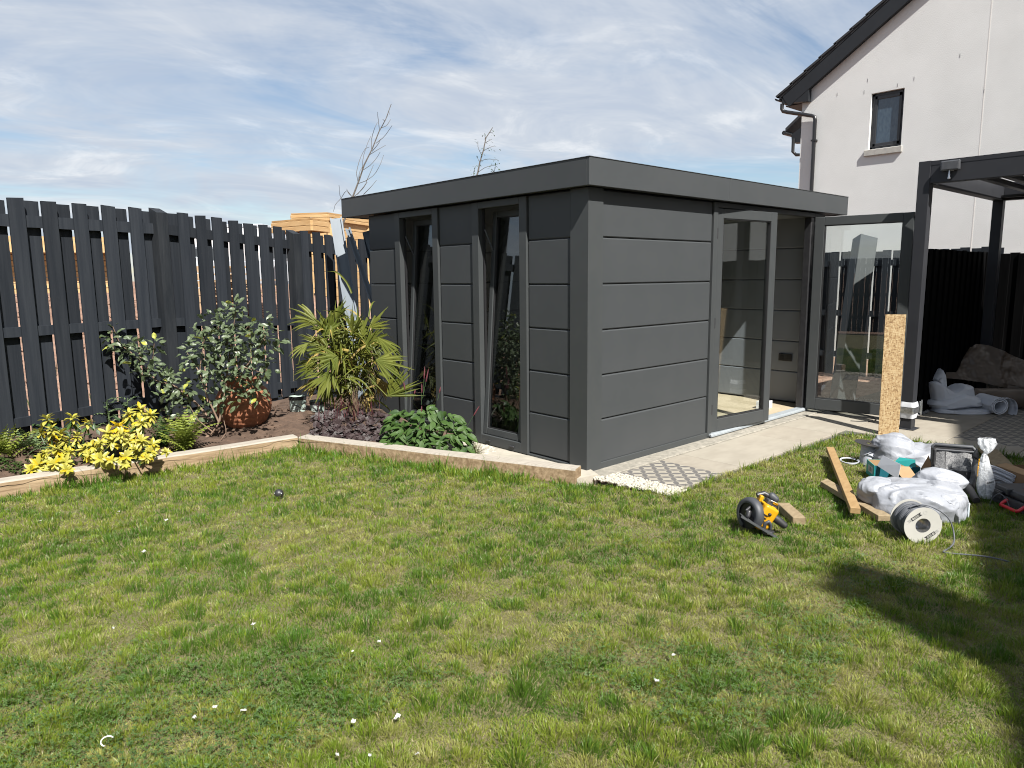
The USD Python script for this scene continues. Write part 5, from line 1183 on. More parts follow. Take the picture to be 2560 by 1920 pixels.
def rbox(c, size, r, R=None, n=10):
    h = np.array(size) / 2 - r; s = m3.Manifold.sphere(r, n); hs_ = [s.translate([sx * h[0], sy * h[1], sz * h[2]]) for sx in (-1, 1) for sy in (-1, 1) for sz in (-1, 1)]
    m_ = m3.Manifold.batch_hull(hs_).to_mesh(); v = np.array(m_.vert_properties[:, :3], float)
    if R is not None: v = v @ np.asarray(R).T
    return v + np.asarray(c), np.array(m_.tri_verts)
def rball(pts, rs, n=14):
    m_ = m3.Manifold.batch_hull([m3.Manifold.sphere(r, n).translate(list(map(float, p))) for p, r in zip(pts, rs)]).to_mesh()
    return np.array(m_.vert_properties[:, :3], float), np.array(m_.tri_verts)
ry = lambda a: np.array([[math.cos(a), 0, math.sin(a)], [0, 1, 0], [-math.sin(a), 0, math.cos(a)]])
Rm = ry(.55)
mh = MB().add(*rbox((.050, .02, .118), (.098, .10, .145), .018, Rm)).add(*rbox((.010, .025, .065), (.05, .08, .06), .012, Rm)).add(*rbox((.088, .035, .158), (.05, .075, .05), .014, Rm))
obj("motor_housing", mh, "yellow_plastic", t, smooth=40)
vs = MB()
for k in range(5): vs.add(*rbox((.022 - .012 * k * .9 + .012, -.031, .138 - .016 * k), (.040, .012, .0055), .0025, Rm, 6))
vs.add(*rbox((.062, -.031, .14), (.022, .012, .018), .008, Rm)); obj("vent_slots", vs, "black_gasket", t, smooth=40)
obj("handle_grip", MB().add(*rball([(.085, .02, .118), (.125, .005, .092), (.163, -.01, .062)], [.024, .027, .021])), "rubber_black", t, smooth=40)
hs2 = MB().tube(np.array([[.01, .06, .235], [.055, .065, .245], [.095, .06, .225], [.105, .05, .18]]), [.016, .018, .018, .02], 10); obj("rear_handle", hs2, "black_plastic", t, smooth=50)
obj("battery", MB().add(*rbox((.092, .035, .192), (.075, .065, .038), .008, ry(.45))).add(*rball([(.10, .05, .232), (.12, .04, .215)], [.024, .022])), "rubber_grey", t, smooth=40)
obj("battery_label", MB().add(*rbox((.106, .0, .198), (.034, .006, .014), .002, ry(.45), 6)), "yellow_plastic", t, smooth=40)
obj("yellow_cover", MB().add(*rbox((.026, .045, .222), (.024, .05, .042), .007, ry(.35))).add(*rbox((.036, .03, .203), (.03, .04, .012), .004, ry(.7))), "yellow_plastic", t, smooth=40)
obj("front_knob", MB().add(*rball([(-.058, .0, .145), (-.066, -.01, .125)], [.016, .014])).add(*rball([(-.07, .01, .155), (-.04, .03, .17)], [.008, .009])), "black_plastic", t, smooth=40)
obj("depth_lever", MB().add(*rball([(.035, -.04, .03), (.07, -.045, .022), (.09, -.03, .028)], [.016, .012, .006])), "black_plastic", t, smooth=40)
obj("trigger_guard", MB().tube(np.array([[.03, -.03, .05], [.035, -.035, .085], [.055, -.035, .095], [.07, -.03, .075], [.072, -.03, .045]]), [.010, .012, .012, .011, .009], 8), "rubber_grey", t, smooth=50)
obj("bolt", MB().add(*rball([(.047, -.058, .026)], [.007])), "silver", t, smooth=40)
wire_ = np.array([[.07, .0, .21], [.075, -.005, .222], [.11, -.01, .208], [.125, -.01, .195], [.122, -.012, .15], [.115, -.012, .14]]); obj("wire_clip", MB().tube(wire_, .0018, 5), "silver", t, smooth=50)
c = gpt(1961, 1322); single("wood_chip", MB().add(*rbox(c + [0, 0, .02], (.03, .018, .018), .004, rotz(.4))), "cream_board", "small pale wood chip by the saw handle on the grass", "wood chip")

# --- grey cable reel with white flange
fb_ = np.array([.332, -2.391, 0]); rr, Lr = .112, .165
t = thing("cable_reel", "reel of grey cable with white printed flange standing on the grass", "cable reel", fb_, RZ - .03)
MR = np.array([[1, 0, 0], [0, 0, 1.0], [0, -1.0, 0]]).T       # local (x, y, z) -> (x, -z.., y): face looks to -y
MR = np.array([[1, 0, 0], [0, 0, -1], [0, 1, 0]], float)
def disc(y, name, m, th=.004): obj(name, MB().lathe([(.045, 0), (rr, 0), (rr, th), (.045, th), (.045, 0)], 64, MR, (0, y, rr)), m, t, smooth=40)
disc(0, "front_flange", "cream_board"); disc(Lr, "rear_flange", "cream_board")
wd_ = MB(); a = np.linspace(0, 2 * np.pi, 41)
for k in range(22):
    y = .008 + k * .0068; r = .093 + .007 * math.sin(k * .7) - (.010 if k < 3 else 0); ph = rng.uniform(0, 6)
    wd_.tube(np.stack([np.cos(a) * r, y + .004 * np.sin(a + ph), rr + np.sin(a) * r], 1), .0046, 6, cap=False)
wd_.lathe([(.088, 0), (.088, Lr)], 40, np.array([[1, 0, 0], [0, 0, 1], [0, -1, 0]], float), (0, 0, rr)); obj("cable_winding", wd_, "cable_grey", t, smooth=60)
obj("core", MB().lathe([(.0445, 0), (.0445, Lr + .004)], 40, np.array([[1, 0, 0], [0, 0, 1], [0, -1, 0]], float), (0, -.002, rr)), "silver", t, smooth=60)
yf = -.0045
def on_flange(mb2, ang, x, y, dy=0.0):
    R2 = rotz(ang); mb2.xf(R2, (x, y, 0)); mb2.xf(MR, (0, yf - dy, rr)); return mb2
A36 = math.radians(36)
for sgn_, tx in ((1, "DONCASTER"), (-1, "DONCASTER")):
    rib = Polygon([(-.033, -.0105), (.036, -.0105), (.026, 0), (.036, .0105), (-.033, .0105)])
    ang = A36 if sgn_ > 0 else A36 + math.pi
    cx, cy = (-.044, .055) if sgn_ > 0 else (.046, -.062)
    obj("printed_ribbon", on_flange(MB().ext(rib, .0006), ang, cx, cy), "print_black", t)
    obj("printed_mark", on_flange(MB().ext(Polygon(shapely.Point(-.021, 0).buffer(.0066).exterior, [shapely.Point(-.021, 0).buffer(.0026).exterior]), .0006), ang, cx, cy, .0006), "cream_board", t)
    for li, word in enumerate(("DONCASTER", "CABLES")):
        tm_ = meshkit.text_mesh(word, .0058, .0005, bold=True); w_ = tm_.bounds[1][0] - tm_.bounds[0][0]; s_ = min(1, .032 / w_); tm_.apply_scale([s_, 1, 1])
        mbt = MB().tm(tm_); mbt.xf(np.eye(3), (-.010, .0012 - li * .0074, 0))
        if sgn_ > 0: mbt.xf(rotz(math.pi), (.008, 0, 0))
        obj("printed_text", on_flange(mbt, ang, cx, cy, .0006), "cream_board", t)
    for li, word in enumerate(("Twin &", "Earth")):
        tm_ = meshkit.text_mesh(word, .0052, .0005); mbt = MB().tm(tm_); mbt.xf(np.eye(3), (-.058 + .004 * li, .0015 - li * .0075, 0)); obj("printed_text", on_flange(mbt, ang, cx, cy, .0), "print_grey", t)
    for o_ in (-.0085, .0085): obj("printed_line", on_flange(MB().b2(np.array([-.072, o_ - .0004, 0]), np.array([-.030, o_ + .0004, .0004])), ang, cx, cy), "print_grey", t)
obj("printed_mark", on_flange(MB().ext(ring_poly(.012, .0108, 10, 100), .0005).ext(ring_poly(.012, .0108, 130, 220), .0005).ext(ring_poly(.012, .0108, 250, 340), .0005), 0, .006, .080), "print_grey", t)
# loose tail of the cable
RL = lambda x, y, z: fb_ + RIGHT * x + BACK * y + np.array([0, 0, z])
e1, e2 = gpt(2363, 1388), gpt(2520, 1415)
cp = [RL(-.05, .06, .205), RL(.02, .05, .225), RL(.09, .03, .205), RL(.155, .0, .15), RL(.175, -.02, .08), e1 * .2 + RL(.17, -.05, .03) * .8, e1 + [0, 0, .015], e1 * .8 + e2 * .2 + [0, 0, .02], (e1 + e2) / 2 + [0, 0, .03], e2 + [0, 0, .026]]
from scipy.interpolate import CubicSpline
def spline(P, n=60): P = np.array(P); s = np.concatenate([[0], np.cumsum(np.linalg.norm(np.diff(P, axis=0), axis=1))]); return CubicSpline(s, P)(np.linspace(0, s[-1], n))
obj("loose_end", MB().tube(spline(cp), .0046, 7), "cable_grey", t, smooth=60, world=True)
cp = [RL(-.02, .09, .21), RL(.03, .03, .218), RL(.075, .004, .195), RL(.105, -.004, .15)]; obj("loose_loop", MB().tube(spline(cp, 24), .0046, 7), "cable_grey", t, smooth=60, world=True)

# --- white plastic sheets
SPH = trimesh.creation.icosphere(5)
def crumple(parts, seed, amp=.03, sc=7.0):
    """union-like heap: each part = (centre, half sizes, squareness, rotation)"""
    mb = MB()
    for i, (c, h, e, rz_) in enumerate(parts):
        v = np.array(SPH.vertices); v = np.sign(v) * np.abs(v) ** e; v = v * np.array(h)
        n = v / np.linalg.norm(v, axis=1, keepdims=True)
        w = v @ rotz(rz_).T + np.array(c); p = w * sc + seed * 13.7 + i * 5.1
        warp = np.stack([meshkit.noise(p * .8, 1), meshkit.noise(p * .8, 2), meshkit.noise(p * .8, 3)], -1) * 1.6
        q = p + warp; R1 = 1 - np.abs(2 * meshkit.noise(q * [1, .45, .8], 5) - 1); R2 = 1 - np.abs(2 * meshkit.noise(q * [.5, 1.3, 1.0] * 2.1, 6) - 1); R3 = 1 - np.abs(2 * meshkit.noise(q * 5.2, 7) - 1)
        R4 = 1 - np.abs(2 * meshkit.noise((q @ rotz(.9).T) * [1.1, 5.5, 3.0], 8) - 1)
        disp = amp * (.85 * (R1 ** 2 - .4) + .62 * (R2 - .5) + .14 * (R3 - .5) + .22 * (R4 - .5))
        w = w + (n @ rotz(rz_).T) * disp[:, None]
        w[:, 2] = np.where(w[:, 2] < .012, .012 + (w[:, 2] - .012) * .02, w[:, 2]); mb.add(w, SPH.faces)
    return mb
t = thing("plastic_sheet", "crumpled white plastic sheet over a box behind the grey cable reel", "plastic sheet", (1.0, -2.2, 0), RZ)
obj("sheet", crumple([((-.10, -.02, .075), (.26, .25, .125), .62, -.35), ((.05, -.10, .09), (.115, .17, .10), .5, -.25), ((.13, .09, .175), (.14, .08, .07), .8, -.5), ((-.30, .05, .12), (.14, .10, .075), .8, .5)], 1, .046, 4.6), "white_sheet", t, smooth=38)
obj("print_panel", MB().box((.163, -.17, .075), (.012, .11, .10), rotz(-.25), .004), "wrap_pale", t)
q = thing("plastic_sheet", "peaked white plastic sheet behind the teal carton near the patio", "plastic sheet", (2.12, -1.72, 0), RZ)
obj("sheet", crumple([((-.12, .06, .10), (.16, .17, .17), .85, .2), ((.06, -.02, .06), (.25, .20, .12), .85, -.4), ((.22, -.10, .02), (.22, .20, .075), .8, -.3), ((.02, -.22, .02), (.24, .14, .07), .8, .1)], 2, .048, 4.4), "white_sheet", q, smooth=38)
# --- teal carton
t = thing("teal_carton", "open teal cardboard carton with brown inside and raised flaps", "carton", (1.475, -1.679, .012), math.atan2(-.8, .6))
W1, D1, H1, th_ = .33, .20, .115, .004
sd = MB().b2(np.array([0, 0, 0]), np.array([th_, D1, H1])); obj("side", sd, "teal_card", t)
obj("side", MB().b2(np.array([W1 - th_, 0, 0]), np.array([W1, D1, H1])), "teal_card", t)
obj("side", MB().b2(np.array([th_, 0, 0]), np.array([W1 - th_, th_, H1])), "teal_shaded", t, label="teal front side with shade painted into its colour")
obj("side", MB().b2(np.array([th_, D1 - th_, 0]), np.array([W1 - th_, D1, H1])), "teal_card", t)
ins = MB().b2(np.array([th_, th_, .002]), np.array([W1 - th_, D1 - th_, .005]))
for lo, hi in (((th_, th_), (th_ + .002, D1 - th_)), ((W1 - th_ - .002, th_), (W1 - th_, D1 - th_)), ((th_ + .002, D1 - th_ - .002), (W1 - th_ - .002, D1 - th_)), ((th_ + .002, th_), (W1 - th_ - .002, th_ + .002))): ins.b2(np.array([*lo, .005]), np.array([*hi, H1 - .001]))
obj("lining", ins, "cardboard", t, label="brown inside of the carton")
def quadp(p, th=.003):
    p = np.array(p, float); n_ = np.cross(p[1] - p[0], p[2] - p[0]); n_ /= np.linalg.norm(n_); v = np.vstack([p, p + n_ * th]); return MB().add(v, [[0, 3, 2, 1], [4, 5, 6, 7], [0, 1, 5, 4], [1, 2, 6, 5], [2, 3, 7, 6], [3, 0, 4, 7]])
obj("flap", quadp([(.02, -.002, H1), (.12, -.17, .06), (.14, -.15, .17), (.055, -.005, .20)]), "card_grey", t, label="grey flap folded out to the front")
obj("flap", quadp([(.13, -.002, H1), (.15, -.17, .065), (.26, -.17, .065), (.25, -.002, H1)]), "cardboard", t, label="brown flap bent down at the front")
obj("flap", quadp([(W1, -.01, H1 - .01), (W1 - .02, -.15, .07), (W1 + .03, -.14, .16), (W1 + .045, -.02, .215)]), "cardboard_shaded", t, label="brown flap standing up at the right")
obj("flap", quadp([(.20, D1 - .03, H1 - .005), (W1 - .006, .06, H1 - .05), (W1 - .006, .10, H1 + .035), (.235, D1 - .02, H1 + .03)]), "teal_card", t)
obj("sticker", MB().b2(np.array([-.0012, .035, .035]), np.array([0, .15, .088])), "card_grey", t)
for k, (a, b) in enumerate(((.05, .075), (.085, .10), (.108, .135))): obj("sticker_print", MB().b2(np.array([-.002, a, .045]), np.array([-.0012, b, .078])), "print_grey" if k != 1 else "print_black", t)
# --- tool bag
t = thing("tool_bag", "black open tool bag with grey mesh pocket and yellow side", "tool bag", (1.64, -2.33, .01), RZ - .42)
obj("body", MB().add(*rbox((-.145, .095, .09), (.29, .19, .17), .02)), "bag_cloth", t, smooth=40)
obj("back_panel", MB().add(*rbox((-.145, .16, .20), (.28, .03, .22), .012)).add(*rbox((-.275, .09, .20), (.022, .15, .21), .01)).add(*rbox((-.012, .10, .19), (.022, .14, .20), .01)), "bag_cloth", t, smooth=40)
pv = np.array([[[-.27 + .25 * u, .012 + .05 * v_ - .012 * math.sin(u * math.pi * 2) ** 2, .165 + .125 * v_] for v_ in np.linspace(0, 1, 7)] for u in np.linspace(0, 1, 17)])
obj("mesh_pocket", MB().grid(pv[..., 0], pv[..., 1], pv[..., 2]), "mesh_cloth", t, smooth=True)
for u in (-.272, -.205, -.02): obj("seam_strip", MB().bar((u, .005, .16), (u, .055, .295), .012, .008, (1, 0, 0), b=.002), "bag_cloth", t)
obj("pocket_rim", MB().bar((-.275, .055, .296), (-.015, .055, .296), .016, .014, b=.004), "dark_grey_plastic", t)
obj("pocket_hem", MB().bar((-.275, .004, .162), (-.015, .004, .162), .010, .012, b=.003), "dark_grey_plastic", t)
obj("handle_bar", MB().tube(np.array([[-.285, .09, .30], [-.27, .09, .325], [-.03, .09, .325], [-.01, .09, .30]]), .015, 10), "rubber_grey", t, smooth=50)
obj("yellow_panel", MB().add(*rbox((.002, .03, .165), (.012, .05, .075), .004)).add(*rbox((.002, .035, .235), (.012, .055, .05), .004)), "yellow_plastic", t, smooth=40)
st2 = MB().add(*rball([(-.018, -.012, .335), (-.03, -.014, .285), (-.012, -.012, .27)], [.006, .018, .012])); obj("buckle", st2, "black_plastic", t, smooth=40)
pv = spline([(-.018, -.02, .26), (-.024, -.03, .18), (-.034, -.036, .10), (-.055, -.05, .07)], 12); G = np.array([[p + np.array([w_, abs(w_) * .6, 0]) for w_ in (-.019, -.01, 0, .01, .019)] for p in pv])
obj("strap", MB().grid(G[..., 0], G[..., 1], G[..., 2]), "rubber_grey", t, smooth=True)
# --- clear bag with knotted top, label inside
cb = gpt(2466, 1250); t = thing("clear_plastic_bag", "tall clear plastic bag with gathered top and white label leaning on the tool bag", "plastic bag", cb, RZ)
a = np.linspace(0, 2 * np.pi, 41); zz = np.array([.0, .01, .05, .11, .18, .25, .30, .325, .34, .36, .40, .44]); rx_ = np.array([.02, .045, .058, .06, .052, .036, .022, .013, .016, .035, .055, .05]); ry_ = rx_ * np.array([1, .9, .8, .7, .6, .6, .7, 1, 1, .8, .6, .5])
G = np.zeros((len(zz), 41, 3))
for i, z in enumerate(zz):
    wob_ = 1 + .22 * (meshkit.noise(np.stack([np.cos(a) * 2.2, np.sin(a) * 2.2, np.full_like(a, z * 14)], -1), 4) - .5) + (.25 * np.sin(a * 7 + i) if i > 5 else .05 * np.sin(a * 5 + i))
    G[i] = np.stack([np.cos(a) * rx_[i] * wob_ - .10 * z + .02 * (z > .33), np.sin(a) * ry_[i] * wob_ + .05 * z, np.full_like(a, z + .008)], 1)
obj("film", MB().grid(G[..., 0], G[..., 1], G[..., 2]), "clear_plastic", t, smooth=True)
obj("label", MB().box((-.022, -.052, .145), (.062, .002, .03), ry(-.2)), "white_plastic", t)
tm_ = meshkit.text_mesh("QVMEO", .013, .0008, bold=True); tm_.apply_scale([.048 / (tm_.bounds[1][0] - tm_.bounds[0][0]), 1, 1]); mbt = MB().tm(tm_); mbt.xf(MR, (-.024, 0, -.0065)); mbt.xf(ry(-.2), (-.022, -.0535, .145)); obj("label_text", mbt, "print_black", t)
for p, q2 in (((-.018, -.01, .02), (-.04, 0, .27)), ((.03, -.01, .03), (-.045, .0, .25))): obj("cable_tie", MB().tube(np.array([p, (np.array(p) + q2) / 2 + [.006, 0, 0], q2]), .0024, 5), "black_plastic", t)
fx = MB()
for k in range(26): fx.add(*rbox((rng.normal(0, .022), rng.normal(0, .016), .015 + rng.random() * .07), (.022, .012, .008), .003, rotz(rng.uniform(0, 6)) @ ry(rng.uniform(0, 3)), 6))
obj("fixings", fx, "white_plastic", t, kind="stuff")
# --- bundle of white cable behind the clear bag
cc_ = at(2140 + 1800 / 5.267, 1080 + 560 / 5.267, 5.25); t = thing("white_cable_bundle", "bundle of white cable poking out beside the brown box", "cable", (cc_[0], cc_[1], .05), RZ - .5)
for k in range(14):
    y0_ = rng.uniform(-.05, .05); z0_ = .10 - k * .006 + rng.uniform(-.01, .01)
    P = [(-.10, y0_, z0_ + .06), (0, y0_ * .9, z0_ + .045), (.08, y0_ * .7, z0_ + .015), (.13 + rng.uniform(-.01, .01), y0_ * .5, z0_ - .015), (.10, y0_ * .6 + .03, z0_ - .04), (-.05, y0_ + .02, z0_ - .03)]
    obj("strand", MB().tube(spline(P, 18), .006, 6), "cable_white", t, smooth=60)
# --- brown box and sheet of board
t = thing("brown_box", "brown cardboard box with barcode sticker at the right edge", "cardboard box", (1.98, -2.36, .01), math.atan2(-.66, -.55))
bx_ = MB().b2(np.array([0, 0, 0]), np.array([.52, .004, .155])).b2(np.array([0, .004, 0]), np.array([.004, .30, .155])).b2(np.array([.516, .004, 0]), np.array([.52, .30, .155])).b2(np.array([.004, .296, 0]), np.array([.516, .30, .155])).b2(np.array([.004, .004, .0]), np.array([.516, .296, .004]))
obj("carton", bx_, "cardboard_shaded", t); obj("top_flap", quadp([(.0, .0, .156), (.52, .0, .156), (.51, .075, .172), (.01, .075, .172)]), "cardboard", t)
obj("sticker", MB().b2(np.array([.045, -.0015, .075]), np.array([.115, 0, .12])), "card_grey", t)
for k in range(4): obj("sticker_print", MB().b2(np.array([.052 + k * .015, -.0025, .083]), np.array([.060 + k * .015, -.0015, .112])), "print_black", t)
t = thing("board_offcut", "thin pale board lying on the grass behind the clear bag", "board", (2.75, -2.17, 0)); obj("sheet", MB().bar((3.04, -2.05, .05), (2.42, -2.33, .05), .15, .018, b=.002), "timber_grey", t, world=True)
# --- black tool box
tb = np.array([1.515, -2.455, .012]); t = thing("tool_box", "black plastic tool box with red handle at the right edge", "tool box", tb, math.atan2(-.76, -.65))
obj("base", MB().add(*rbox((.235, .17, .04), (.47, .34, .075), .015)), "tool_black", t, smooth=40)
obj("lid", MB().add(*rbox((.235, .172, .106), (.465, .33, .055), .022)), "tool_black", t, smooth=40)
for x in (.075, .395): obj("latch", MB().add(*rbox((x, -.004, .075), (.075, .02, .06), .006)).add(*rbox((x, -.014, .085), (.06, .01, .022), .004)), "black_plastic", t, smooth=40)
for x in (.16, .31): obj("lid_rib", MB().add(*rbox((x, .01, .115), (.02, .05, .045), .008)), "tool_black", t, smooth=40)
obj("handle", MB().tube(np.array([[.155, .0, .06], [.155, -.035, .035], [.165, -.05, .028], [.305, -.05, .028], [.315, -.035, .035], [.315, .0, .06]]), .0115, 10), "tool_red", t, smooth=50)
lg = MB().b2(np.array([.16, .10, .1335]), np.array([.33, .118, .1345])).b2(np.array([.13, .13, .1335]), np.array([.27, .140, .1345])); obj("red_print", lg, "tool_red", t)
cpw = [gpt(2475, 1272) + [0, 0, .0], gpt(2478, 1272) + [0, 0, .07], gpt(2495, 1275) + [0, 0, .115], gpt(2512, 1280) + [0, 0, .09], gpt(2520, 1285) + [0, 0, .0]]
single("bent_wire", MB().tube(spline(cpw, 30), .0028, 6), "cable_grey", "thin wire bent in an arch in front of the black tool box", "wire", smooth=60)
# --- black nozzle and roll of tape
p0, p1 = np.array([1.66, -2.22, .10]), np.array([1.385, -2.40, .03]); t = thing("black_nozzle", "black tapered nozzle lying between plastic sheet and tool bag", "nozzle", p1)
obj("tube", MB().tube(np.array([p0, (p0 + p1) / 2, p1 + (p0 - p1) * .08, p1]), [.036, .033, .027, .024], 14), "rubber_black", t, world=True, smooth=50)
tc_ = at(2140 + 1010 / 5.267, 1080 + 560 / 5.267, 5.05); t = thing("tape_roll", "black round roll peeping over the white plastic sheet", "roll", (tc_[0], tc_[1], 0), RZ)
obj("roll", MB().lathe([(.02, .14), (.047, .14), (.05, .145), (.05, tc_[2] + .0), (.046, tc_[2] + .006), (.02, tc_[2] + .004), (.02, .14)], 28), "black_plastic", t, smooth=40)
yp = gpt(2182, 1228); single("yellow_marker", MB().tube(np.array([yp + [0, 0, .0], yp + [.005, 0, .055]]), .006, 8), "yellow_plastic", "short yellow stick in the grass under the white sheet", "marker", smooth=50)
# --- white cable reel at the back
rb_ = gpt(2140 + 150 / 5.267, 1080 + 425 / 5.267); t = thing("white_cable_reel", "reel of white cable with thin black top flange beside the battens", "cable reel", rb_, RZ)
wv = MB(); a = np.linspace(0, 2 * np.pi, 33)
for k in range(24): wv.tube(np.stack([np.cos(a) * (.066 - .0006 * k), np.sin(a) * (.066 - .0006 * k), .012 + k * .0066 + .006 * np.sin(a + k * .4)], 1), .0042, 6, cap=False)
wv.lathe([(.06, 0), (.052, .17)], 24); obj("cable_winding", wv, "cable_white", t, smooth=60)
Rt = np.array([[math.cos(.10), 0, math.sin(.10)], [0, 1, 0], [-math.sin(.10), 0, math.cos(.10)]]) @ np.array([[1, 0, 0], [0, math.cos(.06), -math.sin(.06)], [0, math.sin(.06), math.cos(.06)]])
obj("top_flange", MB().lathe([(.02, 0), (.112, 0), (.112, .004), (.02, .004), (.02, 0)], 40, Rt, (.0, 0, .182)), "black_plastic", t)
obj("bottom_flange", MB().lathe([(.0, 0), (.10, 0), (.10, .004), (0, .004)], 40), "black_plastic", t)
for ph, zz_ in ((.6, .13), (2.4, .09)): obj("loose_strand", MB().tube(np.stack([np.cos(np.linspace(-2.7, -.5, 12)) * .071, np.sin(np.linspace(-2.7, -.5, 12)) * .071, zz_ + .045 * np.linspace(1, -1, 12) * (1 if ph > 1 else -1)], 1), .0042, 6), "cable_white", t, smooth=60)
a = np.linspace(.5, 2 * np.pi + .2, 30); lp = MB()
for k in range(2): lp.tube(np.stack([-.165 + np.cos(a) * (.07 + .006 * k), -.02 + np.sin(a) * .06, .035 + .006 * k + .01 * np.sin(a)], 1), .0042, 6)
obj("loose_loop", lp, "cable_white", t, smooth=60)
# --- OSB prop board against the open door
b0, b1 = gpt(2195, 1089), gpt(2246, 1093); tc0, tc1 = at(2213, 786, 7.02), at(2266, 786, 6.98)
t = thing("prop_board", "narrow strip of oriented strand board propping the glazed door open", "board", (b0 + b1) / 2)
mid_b, mid_t = (b0 + b1) / 2, (tc0 + tc1) / 2; axu = unit(mid_t - mid_b); wv_ = unit(b1 - b0); nn_ = np.cross(axu, wv_); wv_ = np.cross(nn_, axu)
obj("board", MB().box((mid_b + mid_t) / 2, (np.linalg.norm(b1 - b0), .018, np.linalg.norm(mid_t - mid_b)), np.stack([wv_, nn_, axu], 1), .0012), "osb", t, world=True)
# --- box of fixings inside the room
t = thing("white_box", "small open white box on the floor inside the garden room", "box", (3.50, .33, .054), .1)
bw = MB()
for lo, hi in (((-.09, -.06, 0), (.09, .06, .004)), ((-.09, -.06, .004), (-.086, .06, .085)), ((.086, -.06, .004), (.09, .06, .085)), ((-.086, -.06, .004), (.086, -.056, .085)), ((-.086, .056, .004), (.086, .06, .085))): bw.b2(np.array(lo), np.array(hi))
obj("tub", bw, "white_plastic", t)
for k in range(4): obj("item", MB().add(*rbox((-.06 + k * .04, rng.uniform(-.02, .02), .07), (.03, .05, .05), .006, rotz(rng.uniform(0, 3)))), "white_plastic", t, smooth=40)
# --- black ball lamp in the lawn
q = gpt(698, 1247); t = thing("ground_lamp", "small black ball shaped garden lamp lying in the grass", "lamp", q, RZ)
a = np.linspace(-math.pi / 2, math.pi / 2, 16); obj("ball", MB().lathe([(.034 * math.cos(x), .040 + .034 * math.sin(x)) for x in a], 24), "black_plastic", t, smooth=60)
a = np.linspace(.5, 2.64, 14); obj("rim", MB().tube(np.stack([np.cos(a) * .030, np.full(14, -.020), .034 + np.sin(a) * .024], 1), .0035, 6), "white_plastic", t, smooth=60)
# --- scraps of white paper
SCRAPS = ["nearest the yellow shrubs on the left", "midway between the black ball lamp and the left picture edge", "closest to the left picture edge below the sleeper", "small one in front of the black ball lamp, left of it", "second from the right of the two big ones near the bottom edge",
          "largest of all, near the bottom edge left of centre", "leftmost of the three lying in the clover", "middle one of the three lying in the clover", "rightmost of the three lying in the clover", "alone in the left half, above the clover patch", "alone near the middle of the left half of the lawn",
          "upper one of a pair left of the picture centre", "lower one of a pair left of the picture centre", "lower one of the two right of the picture centre", "upper one of the two right of the picture centre", "at the bottom edge, leftmost of the row of three", "at the bottom edge, rightmost of the row of three", "at the bottom edge, middle of the row of three"]
for i, (X, Y, s) in enumerate(((515, 163, .8), (720, 200, 1.1), (178, 205, .6), (625, 338, .9), (1530, 1090, .8), (1718, 1072, 1.15), (845, 1072, .6), (932, 1028, .7), (1058, 1043, .9), (495, 678, .7), (1095, 662, .8), (1640, 738, .6), (1525, 782, .6), (2212 + 625, 910, .9), (2212 + 697, 797, .7), (1460, 1238, .6), (1802, 1236, .7), (1600, 1240, .5))):
    c = gpt(X / 1.728, 1200 + Y / 1.728) + [0, 0, .045]; n = 4; gu, gv = np.meshgrid(np.linspace(-1, 1, n), np.linspace(-1, 1, n), indexing="ij"); s_ = .011 * s
    zz = rng.uniform(-.5, .5, (n, n)); P = np.stack([gu + rng.normal(0, .15, gu.shape), gv * rng.uniform(.5, 1) + rng.normal(0, .15, gu.shape), zz], -1).reshape(-1, 3) * s_ @ rotz(rng.uniform(0, 6)).T
    mb = MB(); P = P.reshape(n, n, 3) + c; mb.grid(P[..., 0], P[..., 1], P[..., 2]).grid(P[..., 0], P[..., 1], P[..., 2] + .0012)
    single("paper_scrap", mb, "paper_white", "white paper scrap " + SCRAPS[i], "paper scrap", group="scraps of white paper on the lawn")
a = np.linspace(.3, 4.0, 16); q = gpt(470 / 1.728, 1200 + 1185 / 1.728) + [0, 0, .05]
single("plastic_ring", MB().tube(np.stack([q[0] + np.cos(a) * .020, q[1] + np.sin(a) * .020, q[2] + .006 * np.sin(a)], 1), .0022, 5), "white_plastic", "half ring of white plastic in the clover at the bottom left", "plastic ring", smooth=60)
# --- leaning metal channels behind the room corner
def channel(label, tl, tr, dt, bot, w, m="steel_film"):
    p1 = (at(*tl, dt) + at(*tr, dt)) / 2; p0 = bot; d = unit(p1 - p0); toc = unit(CAM - (p0 + p1) / 2); s = unit(np.cross(d, toc)); n_ = np.cross(s, d); M_ = np.stack([s, d, n_], 1); L = np.linalg.norm(p1 - p0)
    t = thing("metal_channel", label, "channel", p0)
    obj("web", MB().b2(np.array([-w / 2, 0, -.0015]), np.array([w / 2, L, .0015])).xf(M_, p0), m, t, world=True)
    for sx in (-1, 1): obj("flange", MB().b2(np.array([sx * w / 2 - .0015, 0, .0018]), np.array([sx * w / 2 + .0015, L, .032])).b2(np.array([sx * (w / 2 - .004) - .009, 0, .0325]), np.array([sx * (w / 2 - .004) + .009, L, .0345])).xf(M_, p0), "steel_film", t, world=True)
channel("wide grey blue metal channel leaning on the fence left of the room corner", (825, 545), (855, 547), 8.72, gpt(914, 1010, .14), .135)
b_ = at(958, 830, 8.2); channel("narrow grey blue metal channel leaning beside the wider one", (864, 572), (876, 574), 8.55, b_, .055)
q1, q2, q3, q4 = at(906, 581, 8.3), at(932, 574, 8.3), at(945, 700, 8.2), at(918, 640, 8.2)
single("metal_offcut", quadp([q1, q4, q3, q2]), "steel_film", "grey metal sheet tip just left of the room wall edge", "metal sheet")
